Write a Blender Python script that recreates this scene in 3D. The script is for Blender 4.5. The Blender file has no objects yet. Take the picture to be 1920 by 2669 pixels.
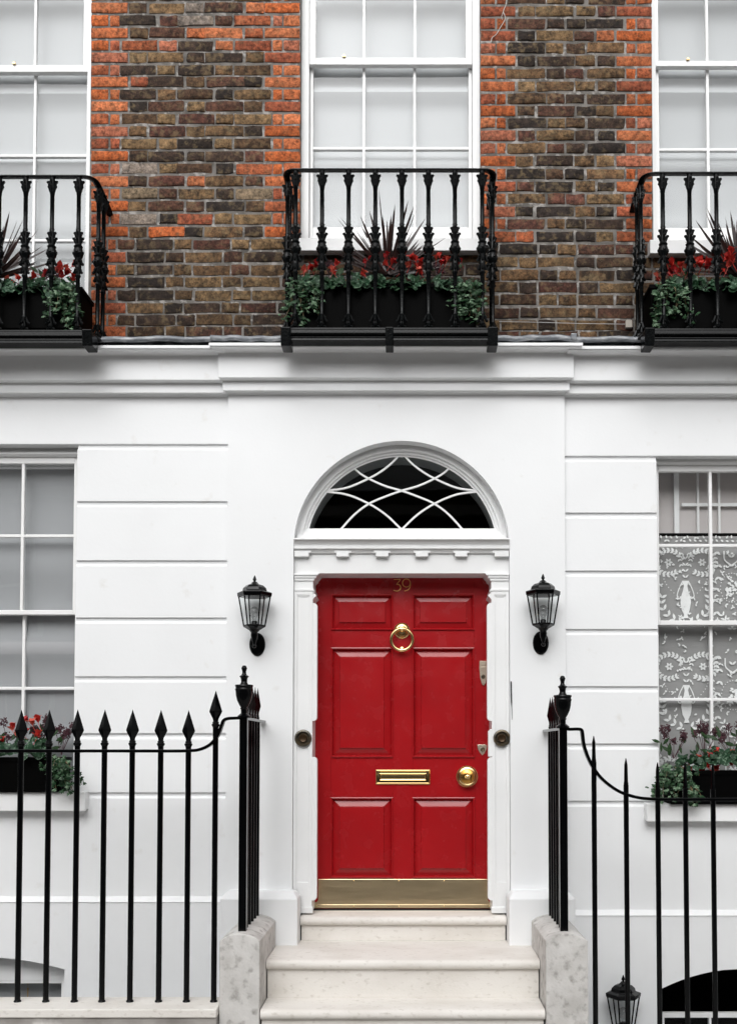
import bpy, math, random
from math import radians, sin, cos, tan, pi
from mathutils import Vector, Matrix
random.seed(7)
S = bpy.context.scene
COL = S.collection

# ------------------------------------------------------------------ camera, sky, sun, exposure
F, DIST, EYE, PITCH = 2629.0, 6.2, 1.6, radians(2.1)     # focal length in photo pixels, metres to the wall, eye height
PPX, PPY = 1070.0, 1950.0 - F * tan(PITCH)
cam = bpy.data.cameras.new('camera'); camo = bpy.data.objects.new('camera', cam); COL.objects.link(camo)
camo.location = (0, -DIST, EYE); camo.rotation_euler = (pi / 2 + PITCH, 0, 0)
cam.sensor_fit = 'VERTICAL'; cam.sensor_height = 36.0; cam.lens = 36.0 * F / 2669.0
cam.shift_x = -(PPX - 960.0) / 2669.0; cam.shift_y = (PPY - 1334.5) / 2669.0
cam.clip_start = 0.1; cam.clip_end = 500
S.camera = camo

SUN_EL, SUN_AZ = radians(40), radians(187)      # azimuth measured from +Y, clockwise
w = bpy.data.worlds.new('World'); S.world = w; w.use_nodes = True
nt = w.node_tree; bg = nt.nodes['Background']
sky = nt.nodes.new('ShaderNodeTexSky'); sky.sky_type = 'NISHITA'; sky.sun_disc = False
sky.sun_elevation = SUN_EL; sky.sun_rotation = SUN_AZ; sky.air_density = 2.0; sky.dust_density = 6.0
hs = nt.nodes.new('ShaderNodeHueSaturation'); hs.inputs['Saturation'].default_value = 0.0
nt.links.new(sky.outputs[0], hs.inputs['Color']); nt.links.new(hs.outputs[0], bg.inputs[0])
bg.inputs[1].default_value = 0.13
sun = bpy.data.lights.new('sun', 'SUN'); sun.energy = 1.5; sun.angle = radians(75); sun.color = (1.0, 0.995, 0.985)
suno = bpy.data.objects.new('sun', sun); COL.objects.link(suno)
suno.rotation_euler = Vector((-sin(SUN_AZ) * cos(SUN_EL), -cos(SUN_AZ) * cos(SUN_EL), -sin(SUN_EL))).to_track_quat('-Z', 'Y').to_euler()
suno.location = (2, -8, 12)
S.view_settings.view_transform = 'Standard'; S.view_settings.look = 'None'
S.view_settings.exposure = 0.08; S.view_settings.gamma = 1.0; S.view_settings.use_curve_mapping = False

def U(px, py, Y=0.0):
    """photo measurement -> world (x, z) on the plane Y"""
    u, v = (px - PPX) / F, (PPY - py) / F
    dy, dz = cos(PITCH) - v * sin(PITCH), sin(PITCH) + v * cos(PITCH)
    t = (Y + DIST) / dy
    return u * t, EYE + dz * t
def UX(px, py, Y=0.0): return U(px, py, Y)[0]
def UZ(py, Y=0.0): return U(PPX, py, Y)[1]
def UR(p0, q0, p1, q1, Y=0.0):
    m = (q0 + q1) / 2
    return UX(p0, m, Y), UX(p1, m, Y), UZ(q1, Y), UZ(q0, Y)     # x0 x1 z0 z1

# ------------------------------------------------------------------ materials
def lin(c):
    return tuple(((x / 255) / 12.92 if x / 255 <= .04045 else ((x / 255 + .055) / 1.055) ** 2.4) for x in c)
MATS = {}
def M(name, col, rough=.5, metal=0., col2=None, scale=6., lo=.4, hi=.65, bump=0., bscale=80., coat=0., spec=.5, stretch=(1, 1, 1), col3=None, scale3=30., lo3=.6, hi3=.7, trans=0., rvar=0.):
    m = bpy.data.materials.new(name); m.use_nodes = True
    t = m.node_tree; b = t.nodes['Principled BSDF']; L = t.links.new
    b.inputs['Roughness'].default_value = rough; b.inputs['Metallic'].default_value = metal
    b.inputs['Coat Weight'].default_value = coat; b.inputs['Coat Roughness'].default_value = .08
    b.inputs['Specular IOR Level'].default_value = spec
    b.inputs['Base Color'].default_value = (*col, 1)
    geo = t.nodes.new('ShaderNodeNewGeometry')
    mp = t.nodes.new('ShaderNodeMapping'); mp.inputs['Scale'].default_value = stretch
    L(geo.outputs['Position'], mp.inputs['Vector'])
    def noise(sc, det=6):
        n = t.nodes.new('ShaderNodeTexNoise'); n.inputs['Scale'].default_value = sc; n.inputs['Detail'].default_value = det
        L(mp.outputs[0], n.inputs['Vector']); return n
    out = None
    def layer(prev, base, c, sc, l, h):
        n = noise(sc); mr = t.nodes.new('ShaderNodeMapRange'); mr.inputs[1].default_value = l; mr.inputs[2].default_value = h
        L(n.outputs[0], mr.inputs[0])
        mx = t.nodes.new('ShaderNodeMix'); mx.data_type = 'RGBA'; L(mr.outputs[0], mx.inputs[0])
        if prev is None: mx.inputs[6].default_value = (*base, 1)
        else: L(prev, mx.inputs[6])
        mx.inputs[7].default_value = (*c, 1); return mx.outputs[2]
    if col2: out = layer(None, col, col2, scale, lo, hi)
    if col3: out = layer(out, col, col3, scale3, lo3, hi3)
    if out is not None: L(out, b.inputs['Base Color'])
    if rvar:
        n = noise(9.); mr = t.nodes.new('ShaderNodeMapRange'); mr.inputs[1].default_value = .3; mr.inputs[2].default_value = .7
        mr.inputs[3].default_value = max(.02, rough - rvar); mr.inputs[4].default_value = rough + rvar
        L(n.outputs[0], mr.inputs[0]); L(mr.outputs[0], b.inputs['Roughness'])
    if bump:
        n = noise(bscale, 4); bp = t.nodes.new('ShaderNodeBump'); bp.inputs['Strength'].default_value = bump; bp.inputs['Distance'].default_value = .004
        L(n.outputs[0], bp.inputs['Height']); L(bp.outputs[0], b.inputs['Normal'])
    if trans:
        b.inputs['Subsurface Weight'].default_value = 0
        tr = t.nodes.new('ShaderNodeBsdfTranslucent'); ms = t.nodes.new('ShaderNodeMixShader'); ms.inputs[0].default_value = trans
        if out is not None: L(out, tr.inputs[0])
        else: tr.inputs[0].default_value = (*col, 1)
        L(b.outputs[0], ms.inputs[1]); L(tr.outputs[0], ms.inputs[2]); L(ms.outputs[0], t.nodes['Material Output'].inputs[0])
    MATS[name] = m; return m

stucco = M('stucco', (.795, .803, .81), .55, col2=(.765, .772, .778), scale=2.2, lo=.35, hi=.75, bump=.12, bscale=55, col3=(.66, .645, .62), scale3=9., lo3=.66, hi3=.9)
paint = M('white_gloss_paint', (.80, .803, .803), .32, col2=(.77, .775, .772), scale=4, bump=.04, bscale=35)
sashp = M('sash_paint', (.82, .82, .82), .3, col2=(.79, .79, .78), scale=6)
red = M('red_gloss_paint', (.33, .007, .010), .25, col2=(.30, .006, .009), scale=3, bump=.03, bscale=90, coat=.0, spec=.42, rvar=.06)
brass = M('polished_brass', (.80, .60, .30), .16, 1., col2=(.72, .50, .22), scale=30, bump=.05, bscale=90)
mirror_brass = M('mirror_brass', (.78, .58, .28), .05, 1.)
kickm = M('worn_brass', (.62, .50, .32), .30, 1., col2=(.56, .45, .28), scale=14, lo=.35, hi=.7, bump=1.0, bscale=4, stretch=(.5, 1, 2.2))
bronze = M('aged_bronze', (.10, .095, .08), .35, .8, col2=(.16, .12, .07), scale=40, bump=.3, bscale=160)
blackp = M('black_gloss_paint', (.0015, .0017, .002), .13, spec=.16, bump=.10, bscale=45, rvar=.05)
ironp = M('black_iron_paint', (.002, .0024, .0028), .17, spec=.18, col2=(.005, .006, .006), scale=60, bump=.15, bscale=90)
boxm = M('black_box', (.001, .001, .001), .6, spec=.03)
stone = M('step_stone', (.72, .69, .65), .7, col2=(.64, .605, .56), scale=5.5, lo=.42, hi=.68, col3=(.46, .42, .37), scale3=48, lo3=.58, hi3=.84, bump=.35, bscale=110, stretch=(.55, 1, 1))
render_ = M('old_render', (.62, .605, .585), .85, col2=(.44, .425, .405), scale=6, lo=.36, hi=.70, col3=(.22, .205, .19), scale3=20, lo3=.54, hi3=.78, bump=.6, bscale=70)
grime = M('grimy_coping', (.34, .32, .30), .9, col2=(.20, .185, .17), scale=5, lo=.4, hi=.65, col3=(.62, .60, .58), scale3=3.2, lo3=.60, hi3=.68, bump=.5, bscale=40)
lead = M('lead_sheet', (.14, .15, .165), .5, .25, col2=(.42, .43, .44), scale=14, lo=.45, hi=.75, bump=.7, bscale=25, stretch=(1, 1, 3))
mortar = M('mortar', (.19, .175, .16), .95, col2=(.085, .078, .07), scale=11, lo=.4, hi=.66, col3=(.34, .32, .30), scale3=26, lo3=.54, hi3=.66, bump=.8, bscale=120)
slate = M('dark_room', (.012, .012, .012), .9)
roomg = M('room_wall', (.60, .56, .55), .9)
blindw = M('white_blind', (.52, .53, .54), .8, bump=.0, bscale=300, trans=.12)
blindg = M('grey_blind', (.33, .335, .345), .8, bump=.0, bscale=300)
net = M('net_curtain', (.30, .296, .292), .9, bump=.2, bscale=500)
lacem = M('lace_thread', (.80, .80, .795), .9)
asphalt = M('asphalt', (.08, .08, .08), .9, col2=(.10, .10, .10), scale=30, bump=.5, bscale=150)
paving = M('paving', (.50, .49, .475), .85, col2=(.43, .42, .405), scale=3, bump=.3, bscale=80)
bulbm = M('bulb_glass', (.75, .75, .73), .15)
gold = M('gold_leaf', (.95, .52, .18), .40, .35)
oppw = M('opposite_stucco', (.62, .60, .57), .8, col2=(.54, .52, .49), scale=1.2)
oppb = M('opposite_brick', (.20, .12, .085), .9, col2=(.13, .085, .06), scale=9)
oppb2 = M('opposite_dark_brick', (.11, .085, .07), .9, col2=(.08, .06, .05), scale=9)
oppr = M('opposite_slate', (.07, .075, .085), .6)
def glass_mat(name, tint=(.96, .97, .97), rough=.01, ior=1.45):
    m = bpy.data.materials.new(name); m.use_nodes = True; t = m.node_tree; t.nodes.clear(); L = t.links.new
    o = t.nodes.new('ShaderNodeOutputMaterial'); mx = t.nodes.new('ShaderNodeMixShader'); fr = t.nodes.new('ShaderNodeFresnel'); fr.inputs[0].default_value = ior
    tr = t.nodes.new('ShaderNodeBsdfTransparent'); tr.inputs[0].default_value = (*tint, 1)
    gl = t.nodes.new('ShaderNodeBsdfGlossy'); gl.inputs['Roughness'].default_value = rough
    ge = t.nodes.new('ShaderNodeNewGeometry'); n = t.nodes.new('ShaderNodeTexNoise'); n.inputs['Scale'].default_value = 2.5; L(ge.outputs['Position'], n.inputs['Vector'])
    bp = t.nodes.new('ShaderNodeBump'); bp.inputs['Strength'].default_value = .06; bp.inputs['Distance'].default_value = .01
    # a single sheet: the same reflectance from both sides
    mi = t.nodes.new('ShaderNodeMapRange'); mi.inputs[3].default_value = ior; mi.inputs[4].default_value = 1 / ior
    L(ge.outputs['Backfacing'], mi.inputs[0]); L(mi.outputs[0], fr.inputs[0])
    L(n.outputs[0], bp.inputs['Height']); L(bp.outputs[0], gl.inputs['Normal'])
    L(fr.outputs[0], mx.inputs[0]); L(tr.outputs[0], mx.inputs[1]); L(gl.outputs[0], mx.inputs[2]); L(mx.outputs[0], o.inputs[0]); return m
glass = glass_mat('window_glass'); darkglass = glass_mat('fanlight_glass', (.5, .52, .52), .01, 1.3)
lampglass = glass_mat('lantern_glass', (.965, .98, .98), .02, 1.22)

def brick_mat():
    m = bpy.data.materials.new('brick_face'); m.use_nodes = True; t = m.node_tree; b = t.nodes['Principled BSDF']; L = t.links.new
    b.inputs['Roughness'].default_value = .9; b.inputs['Specular IOR Level'].default_value = .25
    oi = t.nodes.new('ShaderNodeObjectInfo'); ge = t.nodes.new('ShaderNodeNewGeometry')
    def noise(sc, det=6, rough=.6):
        n = t.nodes.new('ShaderNodeTexNoise'); n.inputs['Scale'].default_value = sc; n.inputs['Detail'].default_value = det; n.inputs['Roughness'].default_value = rough
        L(ge.outputs['Position'], n.inputs['Vector']); return n
    def rng(n, a, b_, c, d):
        mr = t.nodes.new('ShaderNodeMapRange'); [setattr(mr.inputs[i + 1], 'default_value', v) for i, v in enumerate((a, b_, c, d))]
        L(n.outputs[0], mr.inputs[0]); return mr.outputs[0]
    def mix(fac, a, bcol, mode='MIX'):
        x = t.nodes.new('ShaderNodeMix'); x.data_type = 'RGBA'; x.blend_type = mode
        L(fac, x.inputs[0]) if not isinstance(fac, float) else setattr(x.inputs[0], 'default_value', fac)
        L(a, x.inputs[6]); x.inputs[7].default_value = bcol; return x.outputs[2]
    mul = t.nodes.new('ShaderNodeMix'); mul.data_type = 'RGBA'; mul.blend_type = 'MULTIPLY'; mul.inputs[0].default_value = 1
    v = rng(noise(40, 8, .75), .36, .64, .30, 1.85)
    L(oi.outputs['Color'], mul.inputs[6]); L(v, mul.inputs[7])
    # amount of soot is carried by alpha: rubbed red bricks have little
    so = t.nodes.new('ShaderNodeMath'); so.operation = 'MULTIPLY'
    L(rng(noise(18, 9, .78), .40, .60, 0, .92), so.inputs[0]); L(oi.outputs['Alpha'], so.inputs[1])
    c = mix(so.outputs[0], mul.outputs[2], (.012, .010, .009, 1))
    pa = t.nodes.new('ShaderNodeMath'); pa.operation = 'MULTIPLY'
    L(rng(noise(24, 5, .62), .50, .68, 0, .5), pa.inputs[0]); L(oi.outputs['Alpha'], pa.inputs[1])
    c = mix(pa.outputs[0], c, (.27, .195, .105, 1))
    c = mix(rng(noise(70, 3), .70, .78, 0, .55), c, (.02, .012, .010, 1))
    L(c, b.inputs['Base Color'])
    bp = t.nodes.new('ShaderNodeBump'); bp.inputs['Strength'].default_value = .9; bp.inputs['Distance'].default_value = .006
    L(noise(75, 6, .7).outputs[0], bp.inputs['Height']); L(bp.outputs[0], b.inputs['Normal'])
    return m
brickm = brick_mat()

# ------------------------------------------------------------------ mesh helpers
class MB:
    def __init__(s): s.v, s.f, s.m = [], [], []
    def add(s, vs, fs, mi=0):
        n = len(s.v); s.v += [tuple(p) for p in vs]; s.f += [tuple(n + i for i in f) for f in fs]; s.m += [mi] * len(fs); return s
    def box(s, x0, x1, y0, y1, z0, z1, mi=0):
        x0, x1 = min(x0, x1), max(x0, x1); y0, y1 = min(y0, y1), max(y0, y1); z0, z1 = min(z0, z1), max(z0, z1)
        return s.add([(x0, y0, z0), (x1, y0, z0), (x1, y1, z0), (x0, y1, z0), (x0, y0, z1), (x1, y0, z1), (x1, y1, z1), (x0, y1, z1)],
              [(0, 3, 2, 1), (4, 5, 6, 7), (0, 1, 5, 4), (1, 2, 6, 5), (2, 3, 7, 6), (3, 0, 4, 7)], mi)
    def prism(s, poly, y0, y1, mi=0):                    # polygon in x,z extruded along y
        n = len(poly)
        a = sum(poly[i][0] * poly[(i + 1) % n][1] - poly[(i + 1) % n][0] * poly[i][1] for i in range(n))
        if a < 0: poly = poly[::-1]
        vs = [(x, y0, z) for x, z in poly] + [(x, y1, z) for x, z in poly]
        fs = [tuple(range(n)), tuple(range(2 * n - 1, n - 1, -1))] + [(i, i + n, (i + 1) % n + n, (i + 1) % n) for i in range(n)]
        return s.add(vs, fs, mi)
    def sweepx(s, prof, x0, x1, m0=0., m1=0., yref=0.):  # profile in y,z along x; ends mitred by how far it stands out from yref
        n = len(prof)
        vs = [(x0 - m0 * max(0, yref - y), y, z) for y, z in prof] + [(x1 + m1 * max(0, yref - y), y, z) for y, z in prof]
        fs = [(i, (i + 1) % n, (i + 1) % n + n, i + n) for i in range(n)] + [tuple(range(n))[::-1], tuple(range(n, 2 * n))]
        return s.add(vs, fs)
    def lathe(s, prof, n=12, o=(0, 0, 0), axis='z', ph=0., mi=0):
        vs, fs, k = [], [], len(prof)
        for r, h in prof:
            for i in range(n):
                a = 2 * pi * (i + ph) / n
                if axis == 'z': vs.append((o[0] + r * cos(a), o[1] + r * sin(a), o[2] + h))
                else: vs.append((o[0] + r * cos(a), o[1] + h, o[2] + r * sin(a)))
        for j in range(k - 1):
            for i in range(n):
                q = (j * n + i, j * n + (i + 1) % n, (j + 1) * n + (i + 1) % n, (j + 1) * n + i)
                fs.append(q if axis == 'z' else q[::-1])
        fs += [tuple(range(n))[::-1], tuple(range((k - 1) * n, k * n))] if axis == 'z' else [tuple(range(n)), tuple(range((k - 1) * n, k * n))[::-1]]
        return s.add(vs, fs, mi)
    def tube(s, pts, r, n=8, closed=False, sx=1., mi=0):
        P = [Vector(p) for p in pts]; k = len(P); rs = r if isinstance(r, (list, tuple)) else [r] * k
        vs, fs = [], []; up = None
        for i, p in enumerate(P):
            a = P[i - 1] if (i or closed) else P[i]; b = P[(i + 1) % k] if (i < k - 1 or closed) else P[i]
            t = (b - a).normalized()
            if up is None:
                ref = Vector((0, 1, 0)) if abs(t.y) < .9 else Vector((1, 0, 0)); up = ref
            e1 = (up - t * up.dot(t)).normalized(); e2 = t.cross(e1); up = e1
            for j in range(n):
                an = 2 * pi * (j + .5) / n; q = p + e1 * (cos(an) * rs[i]) + e2 * (sin(an) * rs[i] * sx); vs.append(tuple(q))
        m = k if closed else k - 1
        for i in range(m):
            for j in range(n):
                fs.append((i * n + j, i * n + (j + 1) % n, ((i + 1) % k) * n + (j + 1) % n, ((i + 1) % k) * n + j))
        if not closed: fs += [tuple(range(n))[::-1], tuple(range((k - 1) * n, k * n))]
        return s.add(vs, fs, mi)
    def ball(s, r, o, n=10, k=6, sz=1., mi=0):
        return s.lathe([(max(1e-4, r * sin(pi * i / k)), -r * sz * cos(pi * i / k)) for i in range(k + 1)], n, o, mi=mi)
    def ext(s, o): return s.add(o.v, o.f)
    def mesh(s, name, mats, smooth=None):
        me = bpy.data.meshes.new(name); me.from_pydata(s.v, [], s.f)
        for m in (mats if isinstance(mats, (list, tuple)) else [mats]): me.materials.append(m)
        if any(s.m): me.polygons.foreach_set('material_index', s.m)
        me.validate(); me.update()
        if smooth is not None:
            me.shade_smooth(); me.set_sharp_from_angle(angle=radians(smooth))
        return me
WL = {}
def put(o, parent, loc=(0, 0, 0)):
    COL.objects.link(o); o.location = loc
    if parent is not None:
        o.parent = parent; o.matrix_parent_inverse = Matrix.Translation(-WL.get(parent.name, Vector((0, 0, 0))))
    return o
def build(mb, name, mats, parent=None, bevel=0., smooth=None, seg=2, loc=(0, 0, 0)):
    me = mb if isinstance(mb, bpy.types.Mesh) else mb.mesh(name, mats, smooth)
    o = put(bpy.data.objects.new(name, me), parent, loc); WL[o.name] = Vector((0, 0, 0)) if parent is None else Vector(loc)
    if bevel:
        b = o.modifiers.new('bevel', 'BEVEL'); b.width = bevel; b.segments = seg; b.limit_method = 'ANGLE'; b.angle_limit = radians(35); b.harden_normals = False
    return o
def empty(name, loc=(0, 0, 0), parent=None):
    o = bpy.data.objects.new(name, None); put(o, parent, loc); o.empty_display_size = .1; WL[o.name] = Vector(loc); return o
def tag(o, label=None, cat=None, group=None, kind=None):
    for k, v in (('label', label), ('category', cat), ('group', group), ('kind', kind)):
        if v: o[k] = v
    return o
def dup(o, parent=None, loc=None, rot=None):
    c = o.copy(); COL.objects.link(c); c.parent = parent
    if loc is not None: c.location = loc
    if rot is not None: c.rotation_euler = rot
    for ch in list(o.children): dup(ch, c)
    return c
def smooth_path(pts, n=8):
    P = [Vector(p) for p in pts]; P = [P[0] * 2 - P[1]] + P + [P[-1] * 2 - P[-2]]; out = []
    for i in range(1, len(P) - 2):
        a, b, c, d = P[i - 1:i + 3]
        for j in range(n):
            t = j / n
            out.append(.5 * ((2 * b) + (c - a) * t + (2 * a - 5 * b + 4 * c - d) * t * t + (3 * b - a - 3 * c + d) * t ** 3))
    out.append(P[-2]); return out

# ------------------------------------------------------------------ setting: street
YB, YS = .06, .03            # face of the brickwork, face of the side bays (centre bay = 0)
PAVE_Y, AREA_Z = -.86, -1.7
tag(build(MB().box(-40, 40, -3.2, PAVE_Y, -.3, 0), 'pavement', paving), kind='structure')
tag(build(MB().box(-60, 60, -60, -3.2, -.4, -.12), 'road', asphalt), kind='structure')
tag(build(MB().box(-40, 40, -11.4, -9.3, -.12, .01), 'far_pavement', paving), kind='structure')
tag(build(MB().box(-40, 40, PAVE_Y, .5, AREA_Z - .2, AREA_Z), 'area_floor', paving), kind='structure')
tag(build(MB().box(-4, -1.03, -.62, -.5, AREA_Z, .12).box(.95, 4, -.62, -.5, AREA_Z, -.02), 'area_retaining_wall', stucco), kind='structure')

# ------------------------------------------------------------------ the house
H = empty('townhouse', (0, .2, .58))
tag(H, 'terraced townhouse with white stucco ground floor, brick upper storey and red front door', 'house')
XL, XR = -3.35, 3.35          # ends of the built facade
XA, XB = UX(591, 1600), UX(1473, 1600)   # centre bay
ZC = UZ(1028)                 # underside of cornice
Z0 = AREA_Z
TH = .30
# centre bay with arched opening
CX, CZ = U(1046, 1427); R0 = 283 / 424.
OXL, OXR = CX - R0, CX + R0
def arc(r, a0=0, a1=pi, n=48): return [(CX + r * cos(a0 + (a1 - a0) * i / n), CZ + r * sin(a0 + (a1 - a0) * i / n)) for i in range(n + 1)]
c = MB()
c.box(XA, OXL, 0, TH, Z0, CZ); c.box(OXR, XB, 0, TH, Z0, CZ)
A = arc(R0)
for (x1, z1), (x0, z0) in zip(A[:-1], A[1:]):
    c.add([(x0, 0, z0), (x1, 0, z1), (x1, 0, ZC), (x0, 0, ZC), (x0, TH, z0), (x1, TH, z1)], [(0, 1, 2, 3), (0, 4, 5, 1)])
c.add([(XA, 0, CZ), (OXL, 0, CZ), (OXL, 0, ZC), (XA, 0, ZC), (OXR, 0, CZ), (XB, 0, CZ), (XB, 0, ZC), (OXR, 0, ZC), (XA, TH, CZ), (XA, TH, ZC), (XB, TH, CZ), (XB, TH, ZC)],
      [(0, 1, 2, 3), (4, 5, 6, 7), (8, 0, 3, 9), (5, 10, 11, 6)])
build(c, 'wall', stucco, H)

# side bays: backing wall recessed behind the rustication, then one course per groove
def side_bay(xa, xb, wx0, wx1, ys, wtop, wbot, floor_z, plx0, plx1, bx0, bx1, barch, left):
    back = YS + .014
    m = MB()
    zt = UZ(ys[0]); wz1, wz0 = UZ(wtop), UZ(wbot)
    bz = UZ(barch)
    def around(y0, y1, z0, z1):
        pass
    m.box(xa, wx0, back, TH, bz, wz1) if not left else m.box(wx1, xb, back, TH, bz, wz1)
    m.box(wx1, xb, back, TH, bz, wz1) if not left else m.box(xa, wx0, back, TH, bz, wz1)
    m.box(wx0, wx1, back, TH, bz, wz0)
    # basement part with its window gap
    m.box(xa, bx0, back, TH, Z0, bz); m.box(bx1, xb, back, TH, Z0, bz); m.box(bx0, bx1, back, TH, Z0, Z0 + .5)
    build(m, 'wall', stucco, H)
    build(MB().box(xa, xb, YS, TH, zt, ZC), 'frieze', stucco, H, bevel=.004)
    g = .017
    zs = [UZ(y) for y in ys]
    rows = list(zip(zs[:-1], zs[1:])) + [(zs[-1], floor_z)]
    for i, (t, b) in enumerate(rows):
        t -= g * 1.9
        for (p, q) in ([(xa, xb)] if b < wz0 - .02 and t < wz0 + .02 else [(xa, wx0), (wx1, xb)]):
            # top edge weathered back (chamfer), bottom edge sharp
            e0 = 0 if (p == xa and not left) or (p == xa) else 0
            prof = [(YS, b), (YS, t - .004), (YS + .004, t), (back + .002, t + .012), (back + .002, b)]
            build(MB().sweepx(prof[::-1], p + (.0 if abs(p - XB) > .01 else .004), q - (.004 if abs(q - XA) < .01 else 0)), 'ashlar_course', stucco, H, bevel=.0015)
    return
WLx0, WLx1 = UX(-222, 1600, YS), UX(197, 1600, YS)
WRx0, WRx1 = UX(1713, 1600, YS), UX(2132, 1600, YS)
PLL, PLR = UZ(2352, -.01), UZ(2386, -.01)
LY = [1154, 1303, 1458, 1608, 1762, 1911, 2066]; RY = [1185, 1333, 1485, 1638, 1788, 1938, 2088]
BLx0, BLx1 = UX(-250, 2560, YS), UX(172, 2560, YS); BRx0, BRx1 = UX(1716, 2600, YS), UX(2150, 2600, YS)
side_bay(XL, XA, WLx0, WLx1, LY, 1154, 2070, PLL, 0, 0, BLx0, BLx1, 2500, True)
side_bay(XB, XR, WRx0, WRx1, RY, 1185, 2098, PLR, 0, 0, BRx0, BRx1, 2530, False)

# plinths
def plinth(x0, x1, ztop, zb, yf, yw, z0, inner=None, hole=None):
    prof = [(yw, z0), (yf, z0), (yf, zb), (yw, ztop)]
    return MB().sweepx(prof[::-1], x0, x1)
# left side bay plinth leaves the arched basement window free
def arch_plinth(x0, x1, zb, ztop, bx0, bx1, zc, rise):
    m = MB(); yf, yw = .005, YS
    n = 16; xs = [bx0 + (bx1 - bx0) * i / n for i in range(n + 1)]
    zf = lambda x: zc + rise * (1 - ((x - (bx0 + bx1) / 2) / ((bx1 - bx0) / 2)) ** 2)
    m.box(x0, bx0, yf, yw + .02, Z0, zb); m.box(bx1, x1, yf, yw + .02, Z0, zb)
    for a, b in zip(xs[:-1], xs[1:]):
        m.add([(a, yf, zf(a)), (b, yf, zf(b)), (b, yf, zb), (a, yf, zb), (a, TH, zf(a)), (b, TH, zf(b))], [(0, 1, 2, 3), (0, 4, 5, 1)])
    m.sweepx([(yf, zb), (yf - .006, zb + .002), (yw, ztop), (yw, zb)][::-1], x0, x1)
    return build(m, 'plinth', stucco, H), zf
_, zfl = arch_plinth(XL, XA - .002, UZ(2352, .005), UZ(2336, YS), BLx0, BLx1, UZ(2527, .005), .075)
_, zfr = arch_plinth(XB + .002, XR, UZ(2387, .005), UZ(2371, YS), BRx0, BRx1, UZ(2579, .005), .125)
BF = -.17
BLI, BRI = UX(775, 2400, BF), UX(1326, 2400, BF)
BLO, BRO = UX(572, 2400, BF), UX(1499, 2400, BF)
zb, zt = UZ(2343, BF), UZ(2325, BF + .06)
for x0, x1 in ((BLO, BLI), (BRI, BRO)):
    m = MB(); e = .03
    m.add([(x0, BF, zb), (x1, BF, zb), (x1, 0, zb), (x0, 0, zb), (x0 + e, BF + .06, zt), (x1 - e, BF + .06, zt), (x1 - e, .0, zt), (x0 + e, .0, zt),
           (x0, BF, Z0), (x1, BF, Z0), (x1, 0, Z0), (x0, 0, Z0)],
          [(4, 5, 6, 7), (0, 1, 5, 4), (1, 2, 6, 5), (3, 0, 4, 7), (8, 9, 1, 0), (9, 10, 2, 1), (11, 8, 0, 3)])
    build(m, 'plinth_block', stucco, H, bevel=.006)

# cornice: three lengths, the centre one broken forward
def cornice(x0, x1, dy, dz, m0, m1):
    zz = lambda p, y: UZ(p, y) + dz
    prof = [(TH, zz(1028, 0) - .002), (-.0 + dy, zz(1028, 0) - .002), (-.012 + dy, zz(1026, 0)), (-.02 + dy, zz(1024, 0)), (-.052 + dy, zz(1019, -.05)), (-.055 + dy, zz(1017, -.055)), (-.055 + dy, zz(992, -.055)),
            (-.070 + dy, zz(990, -.07)), (-.095 + dy, zz(986, -.09)), (-.098 + dy, zz(983, -.1)), (-.098 + dy, zz(920, -.1)),
            (-.104 + dy, zz(918, -.105)), (-.118 + dy, zz(916, -.12)), (-.150 + dy, zz(911, -.15)), (-.175 + dy, zz(906, -.175)), (-.182 + dy, zz(905, -.18)), (-.182 + dy, zz(901.5, -.18)), (-.190 + dy, zz(901, -.19)),
            (-.190 + dy, zz(893, -.19)), (-.14 + dy, zz(893, -.19) + .012), (TH, zz(893, -.19) + .02)]
    return build(MB().sweepx(prof, x0, x1, m0, m1, dy), 'cornice', stucco, H, bevel=.002)
cornice(XA, XB, 0, 0, .45, .45)
cornice(XL, XA - .002, YS, -.004, 0, 0); cornice(XB + .002, XR, YS, -.008, 0, 0)
# lead flashing sheets dressed over the cornice
def leadsheet(x0, x1, dz=0., ry=0.):
    z = UZ(883, -.15); r = .019; n = 26; m = MB(); vs = []; fs = []; k = 9
    for i in range(n + 1):
        x = x0 + (x1 - x0) * i / n; wob = .004 * sin(i * 1.7 + x0 * 9) + .003 * sin(i * .63)
        for j in range(k):
            a = -1.15 + j * (pi + .6) / (k - 1)
            vs.append((x, -.145 + ry - r * cos(a) * (1 + .1 * sin(i * .9)), z + dz + wob + r * sin(a)))
        vs.append((x, YB + .02, z + dz + .02))
    k += 1
    for i in range(n):
        for j in range(k - 1): fs.append((i * k + j, i * k + j + 1, (i + 1) * k + j + 1, (i + 1) * k + j))
    m.add(vs, fs); return build(m, 'lead_flashing', lead, H, smooth=60)
leadsheet(XL, UX(551, 880, -.15), -.004); leadsheet(UX(549, 880, -.15), UX(1000, 880, -.15), 0, -.004); leadsheet(UX(1000, 880, -.15), UX(1492, 880, -.15), .002, -.004); leadsheet(UX(1494, 880, -.15), XR, -.006)
build(MB().box(UX(1487, 880, -.17), UX(1502, 880, -.17), -.178, -.12, UZ(885, -.17), UZ(869, -.17)), 'lead_clip', lead, H, bevel=.004)

# interior shell so that no sky shines in behind the glass
ZT = UZ(-75, YB)
sh = MB()
for z in (ZC + .05, ZT - .02): sh.box(XL, XR, TH - .01, 2.6, z, z + .1)
sh.box(XL, XR, 2.5, 2.6, Z0, ZT); sh.box(XL - .1, XL, 0, 2.6, Z0, ZT); sh.box(XR, XR + .1, 0, 2.6, Z0, ZT); sh.box(XL, XR, .3, 2.6, Z0 - .1, Z0)
for x in (XA, XB): sh.box(x - .04, x + .04, TH, 2.6, Z0, ZC)
build(sh, 'interior_shell', slate, H)

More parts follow.
